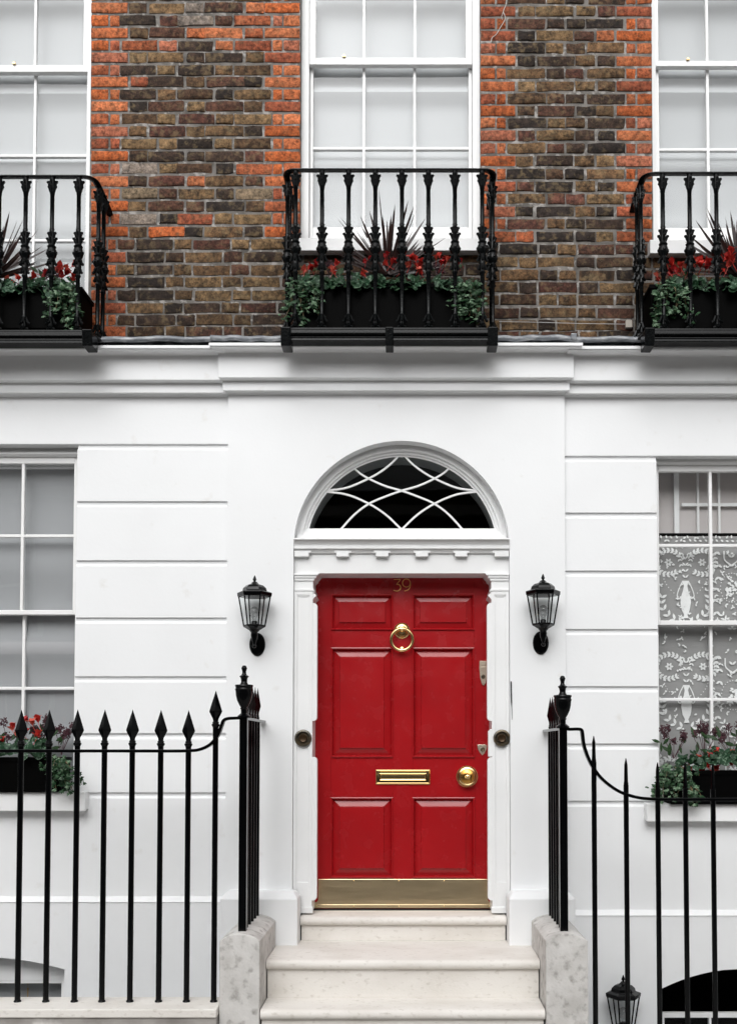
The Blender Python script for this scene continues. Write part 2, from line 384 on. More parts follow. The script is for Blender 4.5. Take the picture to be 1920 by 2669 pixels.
# ------------------------------------------------------------------ brickwork
def brick_mesh(wd, h, seed, rough):
    rd = random.Random(seed); xs = [0, .007 / wd, .5, 1 - .007 / wd, 1]; zs = [0, .11, .89, 1]; d = .035
    vs, fs = [], []
    j = lambda a: rd.uniform(-a, a) * rough
    for zi, z in enumerate(zs):
        for xi, x in enumerate(xs):
            e = (xi in (0, 4)) + (zi in (0, 3))
            vs.append(((x - .5) * wd + j(.0028), (.0028 if e else -.001) + (.0015 if e == 2 else 0) + j(.0022), (z - .5) * h + j(.0030)))
    n = 5
    for zi in range(3):
        for xi in range(4): a = zi * n + xi; fs.append((a, a + 1, a + 1 + n, a + n))
    ring = [0, 1, 2, 3, 4, 9, 14, 19, 18, 17, 16, 15, 10, 5]; b0 = len(vs)
    for i in ring: vs.append((vs[i][0], d, vs[i][2]))
    k = len(ring)
    for i in range(k): fs.append((ring[i], b0 + i, b0 + (i + 1) % k, ring[(i + 1) % k]))
    return MB().add(vs, fs).mesh('brick', brickm, 50)
BH = .0635
MESH = {}
for kind, wd in (('S', .226), ('H', .104), ('c', .052)):
    for q, rg in (('r', .75), ('s', 1.5)):
        MESH[kind + q] = [brick_mesh(wd, BH, hash((wd, i, rg)) % 9999 if False else int(wd * 1000) * 7 + i * 13 + (3 if q == 'r' else 0), rg) for i in range(6)]
KW = {'S': .226, 'H': .104, 'c': .052}
STOCK = [(78, 57, 43), (104, 80, 56), (60, 46, 38), (120, 94, 66), (86, 58, 46), (46, 38, 34), (128, 102, 72), (92, 58, 48), (90, 68, 49), (110, 83, 58), (66, 50, 41), (52, 42, 36)]
REDS = [(168, 94, 58), (174, 102, 66), (154, 84, 54), (164, 98, 74), (166, 86, 46), (146, 78, 54)]
PALE = [(128, 116, 106), (112, 102, 94), (134, 116, 94)]
rb = random.Random(11)
def lay(par, px0, px1, py, kind, tone=None):
    """one brick from photo measurements"""
    x0, x1, z0, z1 = UR(px0, py, px1, py, YB); wd = x1 - x0
    k = min(KW, key=lambda q: abs(KW[q] - wd))
    quoin = kind == 'r'
    me = rb.choice(MESH[k + ('r' if quoin else 's')])
    o = bpy.data.objects.new('quoin_brick' if quoin else 'brick', me)
    put(o, par, ((x0 + x1) / 2, YB + rb.uniform(-.002, .0025), UZ(py, YB) + rb.uniform(-.0012, .0012)))
    o.scale = (wd / KW[k], 1, rb.uniform(.96, 1.04)); o.rotation_euler = (0, rb.uniform(-.008, .008), 0)
    if rb.random() < .5 and not quoin: o.rotation_euler[1] += pi
    pal = REDS if kind in 'rR' else PALE if kind == 'p' else STOCK
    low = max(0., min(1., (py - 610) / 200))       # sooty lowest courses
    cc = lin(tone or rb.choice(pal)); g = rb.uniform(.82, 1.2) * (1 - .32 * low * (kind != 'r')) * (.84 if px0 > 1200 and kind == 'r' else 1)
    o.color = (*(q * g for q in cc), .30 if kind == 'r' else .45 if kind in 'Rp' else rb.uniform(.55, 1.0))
rowL = [-22, 33, 90, 145, 200, 253, 309, 361, 417, 470, 526, 580, 635, 691, 745, 801, 857, 913, 968, 1026, 1082, 1138, 1195, 1249, 1307, 1363, 1417, 1468]
rowR = [-7, 48, 103, 157, 212, 268, 324, 380, 436, 489, 543, 599, 656, 712, 770, 825, 880, 936, 990, 1047, 1104, 1161, 1218, 1273, 1328, 1385, 1440, 1490]
W1 = empty('brick_wall', (-1.3, YB, ZC), H); W2 = empty('brick_wall', (.95, YB, ZC), H)
xlB, xrB = UX(233, 430, YB), UX(782, 300, YB); xlC, xrC = UX(1252, 300, YB), UX(1700, 300, YB)
zlo = ZC - .1
mo = YB + .0062
build(MB().box(xlB + .002, xrB - .002, mo, TH, zlo, ZT), 'mortar_bed', mortar, W1)
build(MB().box(xlC + .002, xrC - .002, mo, TH, zlo, ZT), 'mortar_bed', mortar, W2)
zsil = UZ(640, YB)
build(MB().box(xrB - .002, xlC + .002, mo + .001, TH, zlo, zsil), 'mortar_bed', mortar, W1)
build(MB().box(xrC - .002, XR, mo + .001, TH, zlo, UZ(645, YB)), 'mortar_bed', mortar, W2)
build(MB().box(XL, UX(-232, 300, YB) - .001, mo, TH, zlo, ZT), 'mortar_bed', mortar, W1); build(MB().box(UX(2168, 300, YB) + .001, XR, mo, TH, zlo, ZT), 'mortar_bed', mortar, W2)
over = {(1, 3): 'p', (1, 4): 's', (1, 5): 'R', (2, 4): 'p', (2, 6): 'R', (3, 4): 'R', (3, 5): 'R', (4, 2): 'R', (4, 3): 'R', (4, 5): 'R', (4, 6): 'R', (5, 4): 's',
        (14, 2): 'p', (14, 6): 'R', (16, 2): 'p', (16, 6): 'p', (18, 2): 'p', (18, 3): 's', (18, 4): 'R', (18, 5): 's'}
ST_A = [(405, 566, 'r'), (574, 651, 's'), (660, 816, 's'), (825, 903, 's'), (912, 1078, 's'), (1087, 1165, 's'), (1173, 1328, 'r')]
ST_B = [(405, 480, 'r'), (490, 529, 'r'), (538, 693, 's'), (703, 780, 's'), (789, 944, 's'), (954, 1030, 's'), (1040, 1201, 's'), (1210, 1249, 'r'), (1257, 1328, 'r')]
def run(par, z_start, z_end, py, seq, off):
    x = z_start; i = 0
    while x < z_end - 18:
        k = seq[i % len(seq)]; wd = {'S': 162, 'H': 76}[k] * rb.uniform(.95, 1.05); x1 = min(x + wd, z_end)
        if z_end - x1 < 32: x1 = z_end
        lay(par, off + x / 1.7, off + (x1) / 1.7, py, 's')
        x = x1 + 10; i += 1
for i, zc in enumerate(rowL):
    py = zc / 1.7; A_ = (i % 2 == 1)
    sh_ = -14 * max(0, min(1, zc / 1470))       # measured lean of the left edge
    sh_ = 0
    if zc < 1060:
        for j, (a, b, k) in enumerate(ST_A if A_ else ST_B):
            k2 = over.get((i, j), k)
            dj = rb.uniform(-5, 5) if k2 != 'r' else 0
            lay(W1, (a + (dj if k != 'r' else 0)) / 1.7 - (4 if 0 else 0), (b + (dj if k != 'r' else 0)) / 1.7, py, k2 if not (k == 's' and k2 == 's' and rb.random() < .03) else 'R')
    else:
        if A_: lay(W1, 405 / 1.7, 556 / 1.7, py, 'r'); x = 565
        else: lay(W1, 405 / 1.7, 470 / 1.7, py, 'r'); lay(W1, 479 / 1.7, 512 / 1.7, py, 'r'); x = 521
        run(W1, x, (1252 * 1.7) - 2, py, 'SH' if A_ else 'HS', 0)
RA = [(497, 649, 'r'), (658, 733, 's'), (743, 906, 's'), (917, 1002, 's'), (1013, 1088, 's'), (1099, 1254, 'r')]
RB = [(497, 560, 'r'), (569, 606, 'r'), (615, 781, 's'), (791, 866, 's'), (876, 957, 's'), (967, 1132, 's'), (1142, 1181, 'r'), (1190, 1254, 'r')]
for i, zc in enumerate(rowR):
    py = zc / 1.7; A_ = (i % 2 == 1)
    if zc < 1080:
        for j, (a, b, k) in enumerate(RA if A_ else RB):
            dj = rb.uniform(-5, 5) if k == 's' else 0
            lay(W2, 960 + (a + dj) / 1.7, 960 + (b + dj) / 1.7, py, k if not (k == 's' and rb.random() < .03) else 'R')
    else:
        run(W2, 499 if A_ else 478 + 22, (2000 - 960) * 1.7, py, 'SH' if A_ else 'HSH', 960)

# small marks on the right pier: dripped lime splash, thin wire and its fixing
q_ = lambda pts, y=YB - .004: [(UX(a, b, y), y, UZ(b, y)) for a, b in pts]
build(MB().tube(smooth_path(q_([(1318, -20), (1319, 8), (1311, 30), (1316, 48), (1303, 72), (1292, 90), (1282, 98), (1279, 110)]), 4), .0022, 5).tube(q_([(1311, 30), (1306, 44), (1308, 52)]), .0018, 5), 'lime_splash', M('lime', (.55, .52, .48), .9), W2)
build(MB().tube(q_([(1300, 838), (1400, 840), (1500, 843), (1632, 845)], YB - .012), .0016, 5), 'wire', M('wire', (.5, .5, .5), .5), W2)
build(MB().box(UX(1628, 850, YB), UX(1645, 850, YB), YB - .022, YB + .01, UZ(857, YB), UZ(838, YB)), 'wire_fixing', M('fixing', (.42, .38, .33), .6), W2, bevel=.003)
# ------------------------------------------------------------------ windows
def sash(par, x0, x1, z0, z1, y, cols, rows, st, rt, rbm, bw, dep=.04):
    cols, rows = sorted(cols), sorted(rows)
    m = MB(); m.box(x0, x0 + st, y, y + dep, z0, z1); m.box(x1 - st, x1, y, y + dep, z0, z1)
    m.box(x0 + st, x1 - st, y + .0005, y + dep, z1 - rt, z1); m.box(x0 + st, x1 - st, y + .0005, y + dep, z0, z0 + rbm)
    build(m, 'sash_frame', sashp, par, bevel=.003)
    gx = [x0 + st] + cols + [x1 - st]; gz = [z0 + rbm] + rows + [z1 - rt]
    for cx in cols: build(MB().prism([(cx - bw / 2, z0 + rbm - .001), (cx + bw / 2, z0 + rbm - .001), (cx + bw / 2, z1 - rt + .001), (cx - bw / 2, z1 - rt + .001)], y + .004, y + .034), 'glazing_bar', sashp, par, bevel=.003)
    for rz in rows: build(MB().box(x0 + st - .001, x1 - st + .001, y + .006, y + .033, rz - bw / 2, rz + bw / 2), 'glazing_bar', sashp, par, bevel=.003)
    for a, b in zip(gx[:-1], gx[1:]):
        for c_, d_ in zip(gz[:-1], gz[1:]):
            t = random.uniform(-.0016, .0016); s = random.uniform(-.0016, .0016)
            build(MB().add([(a, y + .02 + t, c_), (b, y + .02 + s, c_), (b, y + .02 - t, d_), (a, y + .02 - s, d_)], [(0, 1, 2, 3)]), 'pane', glass, par)
def blind(par, x0, x1, z0, z1, y, mat, folds):
    m = MB(); n = 60; vs = []; fs = []
    for i in range(n + 1):
        z = z0 + (z1 - z0) * i / n; o = sum(a * math.exp(-((z - fz) / wd) ** 2) for fz, a, wd in folds)
        vs += [(x0, y - o, z), (x1, y - o, z), (x0, y - o + .004, z), (x1, y - o + .004, z)]
    for i in range(n):
        a = i * 4; fs += [(a, a + 1, a + 5, a + 4), (a + 3, a + 2, a + 6, a + 7), (a + 2, a, a + 4, a + 6), (a + 1, a + 3, a + 7, a + 5)]
    fs += [(0, 2, 3, 1), (n * 4, n * 4 + 1, n * 4 + 3, n * 4 + 2)]
    m.add(vs, fs); return build(m, 'blind', mat, par, smooth=40)

def upper_window(ox0, ox1, jamb, gxl, gxr, bars, meet0, meet1, row_l, zbot_rail, zbot, sill):
    fy = YB + .10
    par = empty('window', ((ox0 + ox1) / 2, fy, UZ(zbot, fy)), H)
    q = 300; X = lambda px: UX(px, q, fy)
    jl, jr = X(jamb[0]), X(jamb[1]); z0 = UZ(zbot, fy) - .005
    for a_, b_ in ((ox0 - .02, jl), (jr, ox1 + .02)): build(MB().box(a_, b_, fy, TH, z0, ZT), 'jamb', paint, par, bevel=.003)
    y1, y2 = fy + .012, fy + .056
    def S_(y): return lambda px: UX(px, q, y)
    a = S_(y1); gl, gr = a(gxl[0]), a(gxr[0]); st = .036
    sash(par, jl + .001, jr - .001, UZ(meet1, y1), ZT - .01, y1, [a(b) for b in bars[0]], [UZ(-62, y1)], gl - jl, .04, UZ(meet0, y1) - UZ(meet1, y1), .017)
    a = S_(y2); gl, gr = a(gxl[1]), a(gxr[1])
    sash(par, jl + .001, jr - .001, UZ(zbot, y2), UZ(meet0, y2) - .004, y2, [a(b) for b in bars[1]], [UZ(r, y2) for r in row_l], gl - jl, .03, UZ(zbot_rail, y2) - UZ(zbot, y2), .018)
    for px in (bars[0][0] - 52, ): x = UX(px, 150, y1 - .01); zz = UZ(meet0, y1); build(MB().box(x - .010, x + .010, y1 - .012, y1 + .02, zz, zz + .008).box(x - .003, x + .003, y1 - .010, y1 + .0, zz + .008, zz + .016), 'sash_fastener', brass, par, bevel=.001)
    bz = lambda p: UZ(p, y2 + .06)
    blind(par, jl - .02, jr + .02, z0, ZT - .02, y2 + .085, blindw, [(bz(245), .05, .055), (bz(430), .035, .05), (bz(-20), .02, .1), (bz(590), .02, .07)])
    if sill:
        s0, s1, sz0, sz1 = UR(*sill, .0)
        m = MB().sweepx([(fy + .03, sz1 + .012), (-.005, sz1), (-.01, sz1 - .008), (-.01, sz0), (.03, sz0), (.03, sz0 + .006), (fy + .03, sz0 + .006)], s0, s1)
        build(m, 'sill', paint, par, bevel=.004)
    return par
wu = upper_window(xrB, xlC, (805, 1231), (822, 816), (1214, 1213), ([948, 1081], [948, 1080]), 150, 168, [385], 592, 622, (749, 621, 1272, 655))
upper_window(UX(-232, 300, YB), xlB, (-205, 227), (-190, -186), (219, 220), ([89, -42], [91, -42]), 169, 187, [404, 625], 842, 872, None)
upper_window(xrC, UX(2168, 300, YB), (1709, 2138), (1716, 1716), (2128, 2128), ([1844, 1974], [1844, 1974]), 158, 172, [388], 594, 626, (1692, 626, 2190, 662))

def ground_window(ox0, ox1, jamb, gl, gr, bars, ys, sill, wtop):
    top, glt, r1, m0, m1, r2, brt, bot = ys
    fy = YS + .09
    par = empty('window', ((ox0 + ox1) / 2, fy, UZ(bot, fy)), H)
    X = lambda px, y=fy: UX(px, 1600, y)
    jl, jr = X(jamb[0]), X(jamb[1]); zt_ = UZ(wtop) - .001; zh = UZ(glt - 22, fy)
    for a_, b_ in ((ox0 - .02, jl), (jr, ox1 + .02)): build(MB().box(a_, b_, fy, TH, UZ(bot, fy), zt_), 'jamb', paint, par, bevel=.003)
    build(MB().box(jl, jr, fy + .001, TH, zh, zt_), 'head', paint, par, bevel=.003)
    m = MB(); m.sweepx([(fy + .004, zh - .012), (fy - .02, zh), (fy - .02, zh + .012), (fy - .012, zh + .02), (fy + .004, zh + .02)], jl - .02, jr + .02)
    build(m, 'head_moulding', paint, par, bevel=.002)
    y1, y2 = fy + .012, fy + .056
    sash(par, jl + .001, jr - .001, UZ(m1, y1), zh + .005, y1, [UX(b, 1400, y1) for b in bars], [UZ(r1, y1)], UX(gl, 1400, y1) - jl, zh + .005 - UZ(glt, y1), UZ(m0, y1) - UZ(m1, y1), .019)
    sash(par, jl + .001, jr - .001, UZ(bot, y2), UZ(m0, y2) - .003, y2, [UX(b + 2, 1800, y2) for b in bars], [UZ(r2, y2)], UX(gl, 1800, y2) - jl, .03, UZ(brt, y2) - UZ(bot, y2), .019)
    s0, s1, sz0, sz1 = UR(*sill, -.04)
    build(MB().sweepx([(fy + .04, sz1 + .01), (-.04, sz1), (-.045, sz1 - .006), (-.045, sz0), (-.01, sz0), (-.01, sz0 + .008), (fy + .04, sz0 + .008)], s0, s1), 'sill', paint, par, bevel=.004)
    return par, jl, jr, zh
gw, jl, jr, zh = ground_window(WLx0, WLx1, (-210, 196), -196, 187, [58, -70], (1157, 1208, 1396, 1590, 1602, 1794, 2020, 2062), (-260, 2064, 222, 2114), 1154)
yb_ = YS + .09 + .105; bz = lambda p: UZ(p, yb_)
blind(gw, jl - .02, jr + .02, bz(2075), bz(1222), yb_, blindg, [(bz(1690), .035, .09), (bz(1300), -.03, .2), (bz(1950), .02, .1), (bz(1480), .02, .12)])
build(MB().box(jl - .02, jr + .02, yb_ - .03, yb_ + .03, bz(1222), bz(1200)), 'blind_box', paint, gw, bevel=.004)
gw2, jl, jr, zh = ground_window(WRx0, WRx1, (1711, 2120), 1716, 2100, [1852, 1982], (1186, 1229, 1421, 1617, 1629, 1823, 2040, 2092), (1684, 2095, 2200, 2141), 1185)
yc = YS + .09 + .125; bz = lambda p: UZ(p, yc)
blind(gw2, jl - .02, jr + .02, bz(2100), bz(1400), yc, net, []).name = 'lace_curtain'
build(MB().tube([(jl - .02, yc, bz(1394)), (jr + .02, yc, bz(1394))], .011, 8), 'curtain_rail', ironp, gw2)
build(MB().box(jl - .1, jr + .1, yc + .09, yc + .10, bz(1460), bz(1180)), 'inner_screen', roomg, gw2)
m = MB(); yy = yc + .055      # bars added to stand in for a sash reflection above the curtain
for px in (1762, 1818, 1873, 1945): x = UX(px, 1300, yy); wd = .016 if px == 1762 else .007; m.box(x - wd, x + wd, yy, yy + .02, UZ(1460, yy), UZ(1215, yy))
m.box(UX(1775, 1300, yy), jr, yy + .002, yy + .018, UZ(1319, yy), UZ(1311, yy))
build(m, 'reflected_sash_bars', sashp, gw2)

# lace motifs: raised thread work a few millimetres proud of the net
lc = MB(); YLc = yc - .005
def leafm(x, z, ang, L, wd):
    pts = [(0, 0), (.3 * L, wd / 2), (.7 * L, wd * .4), (L, 0), (.7 * L, -wd * .4), (.3 * L, -wd / 2)]
    vs = [(x + cos(ang) * a - sin(ang) * b, YLc, z + sin(ang) * a + cos(ang) * b) for a, b in pts]
    lc.add(vs, [(5, 4, 3, 2, 1, 0)])
def dot(x, z, r, n=7): lc.add([(x + r * cos(2 * pi * i / n), YLc, z + r * sin(2 * pi * i / n)) for i in range(n)], [tuple(range(n))[::-1] if False else tuple(range(n))])
def garland(pts, L, wd, both=True, k=2):
    P = smooth_path([(a, 0, b) for a, b in pts], k)
    for i in range(len(P) - 1):
        d = P[i + 1] - P[i]; an = math.atan2(d.z, d.x)
        leafm(P[i].x, P[i].z, an + .75, L, wd)
        if both: leafm(P[i].x, P[i].z, an - .75, L, wd)
def strip(pts, w0):
    P = smooth_path([(a, 0, b) for a, b in pts], 5)
    for i in range(len(P) - 1):
        d = (P[i + 1] - P[i]).normalized(); nx, nz = -d.z * w0, d.x * w0
        lc.add([(P[i].x + nx, YLc, P[i].z + nz), (P[i].x - nx, YLc, P[i].z - nz), (P[i + 1].x - nx, YLc, P[i + 1].z - nz), (P[i + 1].x + nx, YLc, P[i + 1].z + nz)], [(0, 1, 2, 3)])
def motif(cx, cz, s):
    for sg in (-1, 1):
        ring = [(cx + sg * s * (.30 + .24 * cos(a)), cz + s * (.36 + .22 * sin(a))) for a in [2.6 - i * .62 for i in range(9)]]
        garland(ring, .078 * s, .042 * s, k=2); strip(ring, .004 * s)
        for k in range(6): leafm(cx + sg * s * .30 + .012 * s * cos(k * pi / 3), cz + s * .36 + .012 * s * sin(k * pi / 3), k * pi / 3, .065 * s, .040 * s)
        for k in range(9): dot(cx + sg * s * (.40 - .25 * (k / 8) ** 2), cz + s * (.16 - .05 * k), .010 * s)
        garland([(cx + sg * s * .08, cz - s * .72), (cx + sg * s * .30, cz - s * .60), (cx + sg * s * .44, cz - s * .38), (cx + sg * s * .40, cz - s * .18)], .115 * s, .050 * s)
        strip([(cx + sg * s * .05, cz + s * .02), (cx + sg * s * .11, cz - s * .10), (cx + sg * s * .15, cz - s * .24), (cx + sg * s * .11, cz - s * .30), (cx + sg * s * .09, cz - s * .25)], .009 * s)
        garland([(cx + sg * s * .04, cz + s * .52), (cx + sg * s * .10, cz + s * .42), (cx + sg * s * .05, cz + s * .22)], .06 * s, .03 * s)
        garland([(cx + sg * s * .56, cz + s * .55), (cx + sg * s * .60, cz + s * .1), (cx + sg * s * .52, cz - s * .3), (cx + sg * s * .58, cz - s * .75)], .09 * s, .045 * s)
    urn = [(.06, .03), (.03, -.06), (.05, -.16), (.085, -.26), (.095, -.36), (.07, -.50), (.03, -.58), (.05, -.64)]
    for (a, z), (b, y) in zip(urn[:-1], urn[1:]):
        for sg in (-1, 1): lc.add([(cx + sg * (a - .022) * s, YLc, cz + z * s), (cx + sg * (b - .022) * s, YLc, cz + y * s), (cx + sg * b * s, YLc, cz + y * s), (cx + sg * a * s, YLc, cz + z * s)], [(0, 1, 2, 3)])
        lc.add([(cx - a * s, YLc, cz + z * s), (cx - b * s, YLc, cz + y * s), (cx + b * s, YLc, cz + y * s), (cx + a * s, YLc, cz + z * s)], [(0, 1, 2, 3)])
    garland([(cx, cz + .08 * s), (cx, cz + .30 * s), (cx, cz + .55 * s)], .08 * s, .032 * s)
def motif2(cx, cz, s):
    for k in range(26): a = k * 2 * pi / 26; dot(cx + .2 * s * sin(a) ** 1 , cz + s * (.02 + .26 * cos(a)), .010 * s)
    for k in range(22): leafm(cx + random.uniform(-.10, .10) * s, cz + random.uniform(-.12, .14) * s, random.uniform(0, 6.3), .07 * s, .045 * s)
    for sg in (-1, 1):
        garland([(cx + sg * .36 * s, cz + .30 * s), (cx + sg * .34 * s, cz + .02 * s), (cx + sg * .22 * s, cz - .22 * s), (cx, cz - .34 * s)], .06 * s, .03 * s)
        garland([(cx, cz - .72 * s), (cx + sg * .12 * s, cz - .55 * s), (cx + sg * .2 * s, cz - .42 * s)], .09 * s, .035 * s)
        strip([(cx, cz + .42 * s), (cx + sg * .12 * s, cz + .52 * s), (cx + sg * .13 * s, cz + .68 * s)], .012 * s)
    garland([(cx, cz + .40 * s), (cx, cz + .72 * s)], .09 * s, .04 * s)
for mx_, my_ in ((1785, 1518), (1787, 1790), (1789, 2062)): x, z = U(mx_, my_, YLc); motif(x, z, .36)
for mx_, my_ in ((1905, 1535), (1908, 1815), (1910, 2090)): x, z = U(mx_, my_, YLc); motif2(x, z, .36)
for px in range(1716, 1990, 9):          # all-over sprig filling of the lace ground
    for py in range(1425, 2080, 17):
        if random.random() < .18:
            x, z = U(px + random.uniform(-5, 5), py + random.uniform(-6, 6), YLc)
            for q in range(3): leafm(x, z, random.uniform(0, 6.3), random.uniform(.012, .024), .009)
for px in range(1722, 1990, 14):
    for py in (1404, 1412): x, z = U(px + (7 if py > 1405 else 0), py, YLc); leafm(x, z, random.uniform(0, 3), .022, .012)
for k, f in enumerate(lc.f):           # every thread shape at its own height so none are coplanar
    for i in f: lc.v[i] = (lc.v[i][0], YLc - .0000035 * k, lc.v[i][2])
lo = build(lc, 'lace_pattern', lacem, gw2); tag(lo, kind='stuff')

# basement windows
def basement(bx0, bx1, zf, ztop, y, dark):
    par = empty('basement_window', ((bx0 + bx1) / 2, y, Z0 + .5), H)
    n = 14; xs = [bx0 + (bx1 - bx0) * i / n for i in range(n + 1)]; m = MB(); zb_ = Z0 + .5; t = .035
    for a, b in zip(xs[:-1], xs[1:]):
        m.prism([(a, zf(a) + .02), (b, zf(b) + .02), (b, zf(b) - t), (a, zf(a) - t)], y, y + .06)
    m.box(bx0 - .01, bx0 + t, y + .001, y + .06, zb_, zf(bx0) + .01); m.box(bx1 - t, bx1 + .01, y + .001, y + .06, zb_, zf(bx1) + .01)
    build(m, 'outer_frame', paint, par, bevel=.003)
    zt_ = ztop
    if not dark:
        m = MB()
        for a, b in zip(xs[:-1], xs[1:]): m.prism([(a, zf(a) + .01), (b, zf(b) + .01), (b, zt_ - .01), (a, zt_ - .01)], y + .015, y + .05)
        build(m, 'head_board', paint, par)
    cols = [bx0 + t + (bx1 - bx0 - 2 * t) * k / 3 for k in (1, 2)]
    sash(par, bx0 + t, bx1 - t, zb_ + .5, zt_, y + .02, cols, [], .03, .03, .03, .016)
    return par
bwl = basement(BLx0, BLx1, zfl, UZ(2545, .2), .12, False)
blind(bwl, BLx0, BLx1, Z0 + .5, UZ(2555, .25), .27, blindg, [])
yq = .22
build(MB().tube([(UX(73, 2600, yq), yq, UZ(2550, yq)), (UX(73, 2600, yq), yq, UZ(2572, yq))], .0015, 5).lathe([(.004, 0), (.006, .02), (.003, .04), (.005, .09)], 8, (UX(73, 2600, yq), yq, UZ(2612, yq))), 'blind_cord', M('cord', (.35, .22, .08), .7), bwl)
basement(BRx0, BRx1, zfr, UZ(2636, .2), .14, True)

# ------------------------------------------------------------------ doorcase
DC = empty('doorcase', (CX, .03, UZ(2375, 0)), H)
DY = .215
xdl, xdr = OXL + .001, OXR - .001
Z = lambda p, y=.02: UZ(p, y)
# entablature
prof = [(.20, Z(1399)), (.02, Z(1402)), (-.025, Z(1403, -.025)), (-.025, Z(1406, -.025)), (-.012, Z(1409)), (-.004, Z(1415)), (.006, Z(1419)), (.006, Z(1421)), (.010, Z(1421)), (.010, Z(1423)), (.004, Z(1424)), (.004, Z(1431)), (.018, Z(1432)), (.020, Z(1435)), (.026, Z(1438)), (.030, Z(1441)),
        (.044, Z(1441)), (.044, Z(1446)), (.046, Z(1490.5)), (.046, Z(1492.5)), (DY + .06, Z(1492.5))]
build(MB().sweepx(prof[::-1], xdl, xdr), 'entablature', paint, DC, bevel=.0012)
for a, b in ((763, 805), (876, 909), (979, 1012), (1082, 1115), (1185, 1217), (1288, 1330)):
    x0, x1 = max(UX(a, 1446, .02), xdl + .002), min(UX(b, 1446, .02), xdr - .002)
    build(MB().box(x0, x1, .012, .05, Z(1451), Z(1441.5)), 'modillion', paint, DC, bevel=.002)
    build(MB().box(max(x0 - .012, xdl + .001), min(x1 + .012, xdr - .001), .0145, .05, Z(1441.3), Z(1436)), 'modillion_cap', paint, DC, bevel=.001)
# pilasters with stepped capitals that return into the opening
zflo = UZ(2378, .03)
for side in (0, 1):
    xi = UX(815, 1700, .03) if side == 0 else UX(1280, 1700, .03)
    xo = xdl if side == 0 else xdr; sg = 1 if side == 0 else -1
    par = DC
    X_ = lambda d: xi + sg * d / 424.
    m = MB()
    pts = [(xo, Z(1492.4)), (X_(17), Z(1492.4)), (X_(14), Z(1496)), (X_(12), Z(1499)), (X_(8), Z(1503)), (X_(7), Z(1507)), (X_(2), Z(1511)), (X_(0), Z(1514)), (X_(0), Z(1533)), (X_(4), Z(1537)), (X_(5), Z(1540)), (X_(2), Z(1545)), (X_(8), Z(1550)), (X_(8), Z(1553)), (X_(2), Z(1558)), (X_(0), Z(1562)), (X_(0), zflo), (xo, zflo)]
    build(m.prism(pts, .034, DY + .05), 'pilaster', paint, DC, bevel=.0015)
    for k, (a, b, y) in enumerate(((1494, 1500, .014), (1500, 1506, .020), (1506, 1513, .026), (1534, 1540, .022), (1540, 1545, .028))):
        p, q = sorted((xo, X_([14, 9, 4, 3, 1][k])))
        build(MB().box(p + .001, q - .001, y, .05, Z(b), Z(a) - .0005), 'capital_moulding', paint, DC, bevel=.002)
    # raised border round a sunk panel on the shaft
    p0, p1 = sorted((xo + sg * .022, X_(-9)))
    zt_, zb_ = Z(1549), Z(2300)
    m = MB(); yf, yb2 = .026, .036; q0, q1 = sorted((xo, X_(0)))
    m.box(q0 + .001, p0, yf, yb2, zflo, zt_ + .02); m.box(p1, q1 - .001, yf, yb2, zflo, zt_ + .02)
    m.add([(p0, yf, zt_ + .02), (p1, yf, zt_ + .02), (p1, yf, zt_), (p0, yf, zt_), (p1 - .014, yb2 - .001, zt_ - .022), (p0 + .014, yb2 - .001, zt_ - .022)], [(3, 2, 1, 0), (5, 4, 2, 3)])
    m.box(p0, p1, yf + .0005, yb2, zflo, zb_)
    build(m, 'pilaster_border', paint, DC, bevel=.0012)
    # staff bead inside the jamb, broken at mid height
    def bead(pa, pb, off, rt=True, rbm=True):
        zt2, zb2 = Z(pa), Z(pb); w_ = off / 424.; r = min(w_, .022); pl = [(xi - sg * .002, zt2)]
        pl += [(xi + sg * (w_ - r + r * sin(a)), zt2 - r + r * cos(a)) for a in (0, .4, .8, 1.2, pi / 2)] if rt else [(xi + sg * w_, zt2)]
        pl += [(xi + sg * (w_ - r + r * cos(a)), zb2 + r - r * sin(a)) for a in (0, .4, .8, 1.2, pi / 2)] if rbm else [(xi + sg * w_, zb2)]
        pl += [(xi - sg * .002, zb2)]
        build(MB().prism(pl, .030, .075), 'jamb_bead', paint, DC, bevel=.0015)
    bead(1571, 1879, 11.5)
    if side == 0: bead(1973, 2348, 12.5)
    else: bead(1900, 1972, 9, True, False); bead(1974, 2348, 11)
    p0, p1 = sorted((xo, X_(3)))
    build(MB().box(p0 + .0015, p1, .018, .06, zflo - .004, UZ(2364, .02)), 'pilaster_base', paint, DC, bevel=.003)

# fanlight
FL = empty('fanlight', (CX, .1, CZ), H)
zch = UZ(1403, .1)
def ring(r0, r1, y0, y1):
    m = MB(); a0 = math.asin(max(-1, min(1, (zch - CZ) / r0))); n = 56
    vs, fs = [], []
    for i in range(n + 1):
        for r in (r0, r1):
            b0 = math.asin((zch - CZ) / r); a = b0 + (pi - 2 * b0) * i / n
            vs += [(CX + r * cos(a), y0, CZ + r * sin(a)), (CX + r * cos(a), y1, CZ + r * sin(a))]
    for i in range(n):
        k = i * 4; fs += [(k + 2, k, k + 4, k + 6)[::-1], (k + 3, k + 2, k + 6, k + 7)[::-1], (k, k + 1, k + 5, k + 4)[::-1]]
    return m.add(vs, fs)
build(ring(R0 + .01, .645, .088, TH), 'outer_frame', paint, FL, smooth=30)
build(ring(.646, .628, .080, TH), 'arch_moulding', paint, FL, smooth=30)
build(ring(.629, .612, .098, TH), 'arch_moulding', paint, FL, smooth=30)
build(ring(.613, .600, .112, TH), 'sash_frame', sashp, FL, smooth=30)
zgb = UZ(1378, .115)
